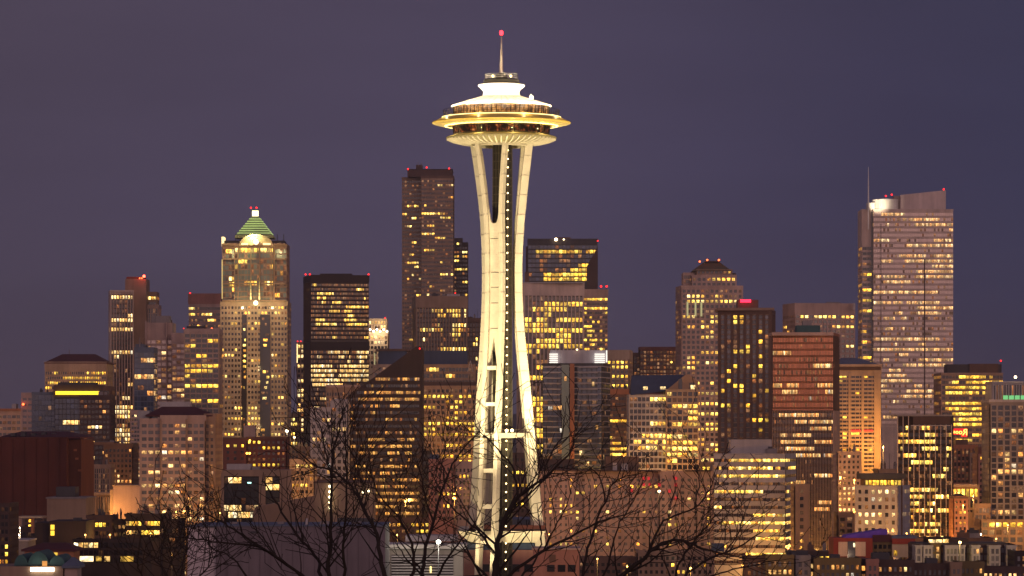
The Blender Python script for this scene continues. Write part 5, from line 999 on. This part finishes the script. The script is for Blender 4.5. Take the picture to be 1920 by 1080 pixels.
for k in range(5): b.beacon(618.5, 912+k*10, dy=-1, r=2.6, mat=emit('lamp_white_y', (1, .88, .5), 6), name='wall_lamp', post=0)
for x, y in ((681, 923), (691, 921)): b.beacon(x, y, dy=-1, r=2.2, mat=emit('lamp_white_y', (1, .88, .5), 6), name='wall_lamp', post=0)
b.done()
b = B('office_building', 'cream lit building corner glimpsed through twigs left of the grey white apartments', 'office building', 1650, 565)
b.vol(545, 588, 862, D=20, yb=930, fh=12, bw=9, pf=.4, sf=.5, wall='beige', p=.4, q=.4, lit='lit_yellow', clutter=False); b.done()
b = B('old_building', 'pink old building with rows of narrow dark windows left of the observation tower', 'old building', 1600, 850)
b.vol(806, 852, 862, D=22, yb=975, fh=11.5, bw=7.2, pf=.5, sf=.45, wall='rose', p=.02, q=.04, lit='lit_gold', top=12, clutter=False); b.vol(852.5, 896, 866, dy=4, D=22, yb=975, fh=11.5, bw=7.2, pf=.5, sf=.45, wall='pink', p=.03, q=.05, lit='lit_gold', top=10, clutter=False); b.box('roof_box', 806, 822, 852, 861, 'blue', dy=5, D=10); b.done()
b = B('office_building', 'dark brick block with orange windows right behind the observation tower legs', 'office building', 1750, 985)
b.vol(905, 1010, 850, D=24, yb=1000, fh=12, bw=9, pf=.45, sf=.5, wall='dbrown', lit='lit_gold', p=.14, q=.12, clutter=False, rows=[(889, 960, 972, 1), (907, 960, 990, .9)]); b.vol(1010.5, 1075, 862, dy=4, D=24, yb=900, fh=12, bw=9, pf=.4, sf=.5, wall='dbrown', lit='lit_gold', p=.2, q=.12, clutter=False); b.done()
b = B('brick_building', 'brown low buildings filling the street behind the pale grey warehouse', 'brick building', 1700, 740)
b.vol(690, 805, 972, D=20, yb=1030, fh=12, bw=9, pf=.4, sf=.5, wall='brown', lit='lit_gold', p=.35, q=.2, clutter=False); b.vol(560, 690, 900, dy=40, D=20, yb=1000, fh=12, bw=9, pf=.4, sf=.5, wall='brown', lit='lit_gold', p=.2, q=.2, clutter=False); b.done()
b = B('pavilion', 'white flat roofed pavilion with louvred wall and glaring white lamp at centre bottom', 'pavilion', 1080, 795)
b.box('wall', 722, 868, 1030, 1120, wallmat('pav_wall', (.3, .26, .23)), D=20); b.box('roof', 720, 874, 1021, 1029, wallmat('pav_roof', (.66, .62, .56)), dy=-1.5, D=24); b.box('roof_upper', 760, 858, 1004, 1015, 'lgrey', dy=8, D=14)
for k in range(11): b.box('louvre', 734, 850, 1042+k*5.2, 1044.2+k*5.2, 'lgrey', dy=-.8, D=.6)
b.box('dark_opening', 734, 850, 1040, 1110, 'black', dy=-.15, D=.1); b.box('door_light', 806, 809, 1062, 1074, emit('door_y', (1, .8, .3), 2), dy=-1.2, D=.3)
b.done()
b = B('base_pavilion', 'floodlit pavilion round the foot of the observation tower with flared cream roof', 'pavilion', 1194, 955)
wht = wallmat('pav_cream', (.70, .62, .45))
Y = 1194; m = MB(); x0, x1 = wx(857, Y), wx(1024, Y); 
m.hexa([(x0+4, Y+3, wz(1018, Y)), (x1-3, Y+3, wz(1018, Y)), (x1-3, Y+60, wz(1018, Y)), (x0+4, Y+60, wz(1018, Y)), (x0, Y, wz(996, Y)), (x1, Y, wz(996, Y)), (x1, Y+64, wz(996, Y)), (x0, Y+64, wz(996, Y))], wht); m.build('roof_fascia', b.root)
b.box('upper_wall', 880, 1022, 985, 992, 'rust', dy=4, D=50); b.box('roof_slab', 878, 1024, 992.2, 995.8, 'dbrown', dy=1, D=60); b.box('dome_base', 930, 1018, 974, 984.8, 'bluegrey', dy=12, D=40)
b.box('window_band', 868, 1012, 1018.5, 1031, 'blue', dy=5, D=50); b.box('wall', 868, 1010, 1031.3, 1130, 'rose', dy=4.6, D=50)
for k in (0, 2, 3): b.box('lower_window', 905+k*26, 922+k*26, 1058, 1072, MATS['glass_dark'], dy=4.3, D=.2)
b.done()
b = B('low_building', 'low pink building with three dark windows right of the tower foot', 'low building', 1140, 1050)
b.box('wall', 1000, 1086, 1031, 1130, 'rose', D=20, cap='pink')
for x in (1026, 1046, 1065): prj(b, 'window', x, x+14, 1059, 1072, MATS['glass_dark'], .25)
prj(b, 'vent', 1030, 1042, 1040, 1054, 'brown', .25); b.done()
# --- lower right
b = B('office_building', 'low block with blue roof edge below the long beige apartments', 'office building', 1350, 1230)
b.vol(1076, 1195, 1046, D=20, yb=1100, fh=13, bw=10, pf=.4, sf=.5, wall='brown', lit='lit_gold', p=.12, q=.1, clutter=False)
b.vol(1196, 1337, 1034, dy=-6, D=20, yb=1100, fh=13, bw=10, pf=.5, sf=.5, wall='tan', lit='lit_gold', p=.05, q=.1, clutter=False, capm='bluegrey'); b.box('roof_box', 1336, 1358, 1020, 1034, 'blue', dy=-2, D=10); b.done()
b = B('modern_building', 'red framed building with cream panels and tilted purple roof at lower right', 'modern building', 1320, 1640)
b.box('frame', 1563, 1636, 1009, 1050, wallmat('frame_red', (.33, .055, .03)), D=20); b.box('cream_panel', 1572, 1589, 1016, 1043, wallmat('panel_cream', (.75, .5, .32)), dy=-.4, D=.3); b.box('cream_panel', 1604, 1623, 1016, 1043, wallmat('panel_cream', (.75, .5, .32)), dy=-.4, D=.3)
b.box('glass_bay', 1589.4, 1603.6, 1015, 1045, MATS['glass_grey'], dy=-.35, D=.3); b.box('window', 1600, 1603.4, 1018, 1026, MATS['lit_white'], dy=-.6, D=.2)
b.prism('tilted_roof', [(1583, 1009), (1588, 1004), (1655, 993), (1664, 993), (1664, 1008.6)], wallmat('roof_purple', (.17, .08, .50)), dy=3, D=14)
b.box('maroon_box', 1636.5, 1672, 1003, 1016, 'maroon', dy=2, D=14); b.vol(1637, 1672, 1016.5, dy=3, D=16, yb=1045, fh=13, bw=8, pf=.3, sf=.4, wall='olive', lit='lit_gold', p=.5, q=.2, clutter=False, top=2)
b.box('frame', 1673, 1716, 1010, 1020, wallmat('frame_red', (.33, .055, .03)), dy=1, D=16); b.box('cream_panel', 1673, 1714, 1020.4, 1045, wallmat('panel_cream2', (.5, .38, .27)), dy=1.4, D=16); b.box('roof', 1672, 1720, 1005, 1009.7, 'bluegrey', dy=2, D=14)
prj(b, 'window', 1709, 1714, 1021, 1030, MATS['lit_white'], .3, dy=1.4); prj(b, 'window', 1676, 1682, 1032, 1041, MATS['lit_gold'], .3, dy=1.4); b.done()
l = bpy.data.lights.new('panel_lamp', 'POINT'); l.energy = 700; l.color = (1, .7, .45); o = bpy.data.objects.new('panel_lamp', l); COL.objects.link(o); o.location = (wx(1600, 1306), 1306, wz(1046, 1306))
b = B('apartment_building', 'dark apartment row with white bay windows and two bright penthouse windows', AP, 1260, 1800)
kw = dict(yb=1100, fh=13.5, bw=8, pf=.25, sf=.3, glass='glass_grey', lit='lit_home', p=.08, q=.12, clutter=False, top=3, run=.1)
b.vol(1716, 1900, 1022, dy=6, D=18, wall='dbrown', **kw)
for x0, x1 in ((1718, 1727), (1733, 1747), (1774, 1808), (1824, 1836), (1857, 1874), (1890, 1904)):
    b.vol(x0, x1, 1024, dy=0, D=8, wall='lgrey', part='bay', **dict(kw, bw=7, pf=.3, p=.05))
b.vol(1747, 1762, 1020, dy=2, D=10, wall='olive', part='bay', **dict(kw, bw=7, p=.3)); b.vol(1740, 1780, 1008, dy=8, D=10, wall='black', part='penthouse', yb=1022, fh=11, bw=12, pf=.1, sf=.2, lit='lit_white', p=0, q=0, rows=[(1017, 1744, 1775, 1)], clutter=False, top=2)
b.box('roof', 1716, 1890, 1018, 1021.6, 'dgrey', dy=6, D=18); b.box('penthouse', 1775, 1816, 1010, 1018, 'dbrown', dy=10, D=10); b.done()
b = B('apartment_building', 'nearest apartment row of olive and brown facades with blue grey roofs at lower right', AP, 1150, 1600)
kw = dict(yb=1110, fh=15, bw=9, pf=.42, sf=.4, glass='glass_grey', lit='lit_home', clutter=False, run=.2, D=16, capm='bluegrey')
for x0, x1, y, w, p, dy in ((1400, 1438, 1044, 'brown', .15, 3), (1438.5, 1486, 1042, 'olive', .3, 0), (1487, 1494, 1038, 'dgrey', 0, 5), (1494.5, 1517, 1043, 'grey', .1, 2), (1517.5, 1529, 1046, 'black', .1, 5), (1529.5, 1612, 1048, 'olive', .35, 0), (1612.5, 1626, 1050, 'black', .1, 4), (1626.5, 1645, 1050, 'rose', .1, 1), (1645.5, 1712, 1052, 'dbrown', .3, 3), (1712.5, 1784, 1058, 'dbrown', .25, 5), (1784.5, 1801, 1056, 'tan', .1, 2), (1801.5, 1843, 1055, 'olive', .25, 4), (1843.5, 1935, 1064, 'dbrown', .2, 8), (1905, 1935, 1035, 'black', .1, 12)):
    b.vol(x0, x1, y, dy=dy, wall=w, p=p, q=.2, top=8 if x0 != 1905 else 5, **kw)
for x0, x1, y in ((1476, 1515, 1033), (1558, 1575, 1040), (1636, 1668, 1037), (1737, 1758, 1047)): b.box('roof_box', x0, x1, y, y+12, 'dgrey', dy=9, D=6)
b.done()
# --- distant and in-between low rise that closes the gaps down to the streets
rn = random.Random(77)
spots = [('dark low block under the cream hip roofed office', 2050, 45, 118, 905, 'brown'), ('brown low block between the striped tower foot and beige apartments', 2300, 240, 268, 905, 'brown'), ('dim block below the pyramid tower', 2100, 408, 452, 880, 'tan'), ('dim brown block below the narrow lit edge tower', 2300, 540, 600, 838, 'brown'),
    ('dim tan block beneath the mansard roofed office', 2050, 790, 905, 880, 'tan'), ('dim block between ribbed tower and condominium foot', 2100, 985, 1030, 868, 'brown'), ('dim block at the foot of the stepped crown tower', 2000, 1300, 1372, 868, 'tan'), ('dim tan block beneath the hotel tower', 1900, 1430, 1462, 850, 'brown'),
    ('dim block between the orange edged tower and the black striped block', 1950, 1648, 1690, 880, 'tan'), ('dim low block by the brown banded office foot', 2050, 1780, 1860, 870, 'brown'), ('dark low roofs behind the black box building', 1450, 0, 100, 990, 'dbrown'), ('dark low roofs behind the long black building', 1420, 160, 330, 990, 'black'),
    ('dark roofs in front of the brown windowed apartments at right', 1380, 1500, 1580, 1035, 'dbrown'), ('low roofs behind the white bay window apartments', 1450, 1700, 1860, 1010, 'brown'), ('dim low block behind the beige apartment tower foot', 1650, 405, 470, 925, 'brown')]
for lab, Y, x0, x1, y, w in spots:
    b = B('low_building', lab, 'low building', Y, (x0+x1)/2); b.vol(x0, x1, y, D=24, yb=min(1100, y+90), fh=11*1900/Y, bw=8*1900/Y, pf=.4, sf=.45, wall=w, lit='lit_gold', p=.16, q=.15, top=5); b.done()
# small boxes on the far hill, left and centre gaps
# --- street lamps and floodlights seen in the picture, and unseen ones added to warm the facades between the blocks
street_lamp(852, 934, 1500, 'orange sodium lamp blazing left of the observation tower legs', (1, .40, .06), 9000, 3.4, 12)
street_lamp(852, 926, 1506, 'smaller orange lamp just above the blazing orange lamp', (1, .40, .06), 4000, 1.8, 10)
street_lamp(822, 1016, 1060, 'glaring white floodlight above the louvred pavilion', (1, .95, .75), 5000, 4.6, 20, hgt=14)
street_lamp(538, 808, 2300, 'bright white lamp between the pyramid tower and the narrow tower', (1, .82, .45), 6000, 3.0, 14, hgt=12)
street_lamp(552, 820, 2200, 'lower yellow lamp beside the bright white lamp', (1, .70, .25), 4000, 2.2, 8)
street_lamp(1236, 921, 1540, 'warm lamp in front of the long beige apartments', (1, .66, .3), 900, 2.6, 12)
street_lamp(1295, 1066, 1120, 'orange lamp low in front of the long apartment block', (1, .48, .10), 2500, 2.2, 10)
street_lamp(1800, 1017, 1245, 'starry yellow lamp on the lower right apartment roofs', (1, .66, .2), 2500, 2.6, 14)
street_lamp(1838, 1002, 1700, 'white lamp at the podium corner by the right margin', (1, .82, .55), 3000, 2.4, 10)
street_lamp(1838, 1020, 1690, 'lower white lamp at the podium corner by the right margin', (1, .82, .55), 2500, 2.0, 10)
for x, Y in ((1527, 1420), (1548, 1420)): street_lamp(x, 1033, Y, 'orange lamp glowing in the street below the copper glass tower', (1, .42, .05), 9000, 2.2, 8, group='orange lamps in the street below the copper glass tower')
for x, y in ((37, 990), (35, 1003)): street_lamp(x, y, 1300, 'small pale lamp along the lit street at lower left', (1, .8, .5), 2500, 1.4, 8, group='pale lamps along the lit street at lower left')
for k, (x, y, Y, e) in enumerate(((192, 962, 1750, 9000), (256, 974, 1730, 2600), (1656, 838, 2062, 34000), (1342, 930, 1530, 4200), (1602, 900, 1760, 16000), (1602, 960, 1760, 16000), (1825, 930, 1820, 14000), (1806, 948, 1680, 9000), (885, 960, 1500, 8000), (700, 990, 1600, 12000), (470, 975, 1560, 9000), (1170, 856, 2200, 16000), (640, 880, 2200, 12000), (1380, 880, 1900, 12000), (1720, 1020, 1690, 9000), (1100, 1030, 1500, 3000), (1460, 1060, 1400, 5000))):
    street_lamp(x, y, Y, 'sodium lamp added between the city blocks to warm the lower facades', (1, .45, .09), e, .9, 6, group='sodium street lamps between the city blocks')  # unseen lamps added so the lower facades take an orange glow

for k, (x, y, Y) in enumerate(((28, 1024, 1200), (206, 1003, 1270), (322, 1040, 1170), (282, 1000, 1290), (745, 1003, 1420), (712, 1016, 1130), (1120, 1048, 1120), (1176, 1062, 1100), (1392, 1060, 1130), (1478, 1028, 1300), (1700, 1000, 1400), (1868, 1010, 1300), (412, 962, 1480), (690, 962, 1560), (1030, 1002, 1450), (160, 1003, 1240))):
    street_lamp(x, y, Y, 'small amber street lamp among the low roofs along the bottom', (1, .5, .12), 1300, 1.5, 7, group='amber street lamps among the low roofs')
for x, y, Y, e in ((330, 960, 1480, 5000), (600, 940, 1620, 9000), (760, 940, 1790, 12000), (842, 900, 2270, 22000), (1245, 900, 1880, 16000), (1415, 1062, 1490, 7000), (1512, 1040, 1930, 12000), (1890, 985, 1760, 10000), (1734, 1015, 1700, 9000), (475, 870, 2600, 26000), (142, 850, 2580, 20000), (228, 960, 1880, 9000), (1080, 900, 1930, 9000), (1330, 900, 2560, 24000), (1620, 1000, 1430, 5000), (1820, 930, 2270, 16000)):
    street_lamp(x, y, Y, 'sodium lamp added between the city blocks to warm the lower facades', (1, .48, .10), e, .9, 6, group='sodium street lamps between the city blocks')  # further lamps added between the blocks for warmer facades

# ------------------------------------------------------------------ bare trees on the hillside in front
def tree(label, root, limbs, Y0, seed, tw=1.0):
    """limbs: polylines in picture coordinates with start and end width; each limb has its own depth; twigs grow off them"""
    rn = random.Random(seed); m = wallmat('bark', (.034, .024, .02), rough=.9, scale=6); rx = wx(root[0], Y0)
    gz = 50.0; t = empty('bare_tree', (rx, Y0, gz-.3), label, 'tree', 'bare winter trees on the hillside'); mb = MB(); cr = MB(); k = Y0/F
    mid = (wx(root[0], Y0), Y0, wz(root[1], Y0)); wmax = root[2]*k
    mb.tube([(rx, Y0, gz-.3), (rx+.05, Y0, (gz+mid[2])/2), mid], [wmax*.75, wmax*.62, wmax*.5], m, 10)
    stats = [0]
    def twig(p, d, ln, r, lev):
        n = max(2, int(ln/.22)); pts = [p]; rs = [r]; dd = Vector(d).normalized(); q = Vector(p)
        for i in range(n):
            dd = (dd+Vector((rn.uniform(-.16, .16), rn.uniform(-.12, .12), rn.uniform(-.10, .16)))+Vector((0, 0, .075))).normalized()
            q = q+dd*(ln/n); pts.append(tuple(q)); rs.append(max(.0052, r*(1-.7*(i+1)/n)))
            if lev > 0 and i < n and rn.random() < (.5 if lev > 1 else .36):
                a = rn.choice((-1, 1))*rn.uniform(.45, .95); s, c = math.sin(a), math.cos(a)
                nd = Vector((dd.x*c+dd.z*s, dd.y+rn.uniform(-.35, .35), -dd.x*s+dd.z*c))
                twig(tuple(q), nd, ln*rn.uniform(.35, .65), max(.005, rs[-1]*.65), lev-1)
        cr.tube(pts, rs, m, 4, cap=False); stats[0] += 1
    for pts, w0, w1, dep in limbs:
        n = len(pts); P_ = []
        for i, (x, y) in enumerate(pts):
            f = i/(n-1); Yq = Y0+dep*f; P_.append(Vector((wx(x, Yq), Yq, wz(y, Yq))))
        # resample with a smooth curve and small wobble
        S_ = []
        for i in range(n-1):
            a0 = P_[max(0, i-1)]; a1 = P_[i]; a2 = P_[i+1]; a3 = P_[min(n-1, i+2)]
            for s in range(4):
                u = s/4; S_.append(.5*((2*a1)+(a2-a0)*u+(2*a0-5*a1+4*a2-a3)*u*u+(3*a1-a0-3*a2+a3)*u**3)+Vector((rn.uniform(-.02, .02), 0, rn.uniform(-.01, .01))))
        S_.append(P_[-1]); N_ = len(S_); R_ = [max(.006, (w0+(w1-w0)*(i/(N_-1))**.7)*k*.40) for i in range(N_)]
        mb.tube([tuple(v) for v in S_], R_, m, 7)
        for i in range(2, N_):
            d = (S_[i]-S_[i-1]).normalized(); f = i/(N_-1)
            for _ in range(2 if f > .35 else 1):
                if rn.random() < .38*tw:
                    a = rn.choice((-1, 1))*rn.uniform(.4, 1.0); s, c = math.sin(a), math.cos(a)
                    twig(tuple(S_[i]), Vector((d.x*c+d.z*s, d.y+rn.uniform(-.4, .4), -d.x*s+d.z*c)), rn.uniform(.55, 1.35)*(1.15-.4*f), max(.007, R_[i]*.45), 2 if rn.random() < .75 else 1)
        twig(tuple(S_[-1]), (S_[-1]-S_[-2]), rn.uniform(.25, .5), R_[-1], 1)
    mb.build('trunk', t); cr.build('crown', t)
    return t
A_ = (632, 1130, 26)
tree('leftmost bare tree with many thin limbs before the pale grey warehouse', A_, [
    ([A_[:2], (617, 1080), (619, 1023), (622, 960), (622, 891), (625, 844), (636, 803), (642, 772)], 13, 3, 1.0),
    ([(622, 891), (608, 844), (601, 803), (590, 775)], 5, 2.5, .6),
    ([A_[:2], (647, 1080), (643, 1023), (650, 960), (650, 866), (646, 812)], 10, 3, -1.2),
    ([A_[:2], (601, 1080), (596, 1049), (567, 1014), (529, 960), (500, 912), (492, 902)], 11, 3, 2),
    ([A_[:2], (566, 1080), (516, 1042), (475, 1023), (412, 1017), (371, 1011), (332, 1008)], 9, 2.5, -2),
    ([A_[:2], (541, 1060), (466, 1011), (428, 986), (400, 970), (372, 950)], 9, 2.5, .8),
    ([(516, 1042), (492, 1008), (470, 985)], 5, 2, .4), ([(567, 1014), (560, 985), (548, 950), (540, 925)], 5, 2, .6),
    ([(480, 1110), (450, 1062), (425, 1040), (398, 1030), (388, 1012)], 6, 2, 1)], 70, 11)
B_ = (735, 1140, 24)
tree('bare tree whose forked limbs rise before the black wedge office', B_, [
    ([B_[:2], (723, 1080), (711, 1033), (705, 1001), (683, 954), (658, 910), (623, 882), (589, 872), (556, 845)], 14, 3, 1.5),
    ([(683, 954), (668, 915), (665, 880), (660, 850)], 5, 2, .5), ([(705, 1001), (690, 990), (660, 985), (640, 990)], 4, 2, .5),
    ([B_[:2], (770, 1085), (776, 1040), (764, 1000), (746, 968), (711, 929), (694, 880)], 11, 2.5, -1),
    ([(746, 968), (752, 930), (745, 895)], 4, 2, .5)], 67, 23)
B2 = (800, 1140, 24)
tree('bare tree with one long limb reaching right up to the tower legs', B2, [
    ([B2[:2], (793, 1080), (796, 1039), (812, 979), (834, 904), (856, 860), (890, 818)], 13, 3, 1.2),
    ([(812, 979), (800, 940), (792, 900), (784, 872)], 6, 2, .5), ([(834, 904), (830, 870), (836, 840), (830, 815)], 4, 2, .4),
    ([B2[:2], (826, 1070), (850, 1030), (880, 995), (900, 960)], 8, 2.5, -1), ([(793, 1080), (765, 1050), (745, 1020)], 6, 2, -.8)], 72, 29)
C_ = (925, 1150, 34)
tree('thick trunked bare tree crossing the foot of the observation tower', C_, [
    ([C_[:2], (928, 1080), (931, 1042), (937, 1001), (955, 957), (973, 929), (1018, 898), (1065, 853), (1080, 815)], 20, 3, 1.0),
    ([(973, 929), (962, 880), (940, 850), (912, 822), (893, 800)], 6, 2.5, .6),
    ([(931, 1042), (900, 1000), (872, 973), (842, 945), (828, 925)], 7, 2.5, .8), ([(1018, 898), (1030, 855), (1052, 822), (1058, 785)], 5, 2, .4),
    ([C_[:2], (955, 1080), (1018, 1033), (1080, 1001), (1121, 979), (1172, 965)], 11, 3, -1.4),
    ([(1018, 1033), (1040, 990), (1062, 950), (1075, 905)], 5, 2, .5), ([C_[:2], (975, 1085), (1003, 1050), (1015, 1010), (1010, 970)], 8, 2.5, 1)], 68, 37)
D_ = (1105, 1150, 24)
tree('bare tree with an arching limb before the long beige apartment block', D_, [
    ([D_[:2], (1092, 1080), (1108, 1010), (1135, 940), (1152, 905), (1178, 892)], 10, 2.5, 1),
    ([D_[:2], (1160, 1085), (1203, 1050), (1235, 1022), (1270, 1012), (1301, 1022), (1340, 1035), (1392, 1046)], 14, 3, -1),
    ([(1216, 1040), (1232, 995), (1252, 972), (1301, 954), (1325, 925), (1336, 905)], 7, 2.5, .6), ([(1301, 954), (1312, 900), (1306, 880)], 4, 2, .4),
    ([(1135, 940), (1125, 900), (1110, 880)], 5, 2, .5), ([D_[:2], (1140, 1060), (1150, 1010), (1168, 970), (1190, 935)], 7, 2.2, .8)], 71, 41)
E_ = (1262, 1150, 20)
tree('rightmost bare tree with sparse rising twigs before the white banded office', E_, [
    ([E_[:2], (1282, 1085), (1317, 1055), (1360, 1035), (1395, 1020), (1436, 990)], 10, 2.5, 1),
    ([E_[:2], (1270, 1070), (1290, 1030), (1322, 990), (1350, 960)], 8, 2.5, -1), ([(1360, 1035), (1385, 1000), (1392, 968)], 4, 2, .4), ([E_[:2], (1300, 1095), (1350, 1075), (1400, 1062), (1446, 1052)], 7, 2, .5)], 66, 53, .8)
F_ = (330, 1150, 18)
tree('low dark shrubby bare tree at the bottom left of the pale warehouse', F_, [
    ([F_[:2], (340, 1080), (345, 1050), (352, 1030)], 8, 2, .5), ([F_[:2], (310, 1080), (296, 1055), (280, 1040)], 8, 2, .5), ([F_[:2], (365, 1090), (390, 1065), (402, 1045)], 7, 2, .3), ([F_[:2], (280, 1095), (262, 1070), (258, 1052)], 7, 2, -.4), ([F_[:2], (330, 1080), (322, 1050), (318, 1020)], 6, 2, -.3)], 64, 67, 1.2)


# ------------------------------------------------------------------ thin night air over the city
mb = MB(); hz = bpy.data.materials.new('haze'); hz.use_nodes = True; nt = hz.node_tree; nt.nodes.clear()
pv = N(nt, 'ShaderNodeVolumePrincipled', Density=.00005, Anisotropy=.3); pv.inputs['Color'].default_value = (.85, .82, .86, 1); oo = N(nt, 'ShaderNodeOutputMaterial'); L(nt, pv.outputs[0], oo.inputs['Volume'])
mb.box(-6200, 6200, -320, 16200, -1.5, 330, hz); o = mb.build('haze'); o['kind'] = 'stuff'
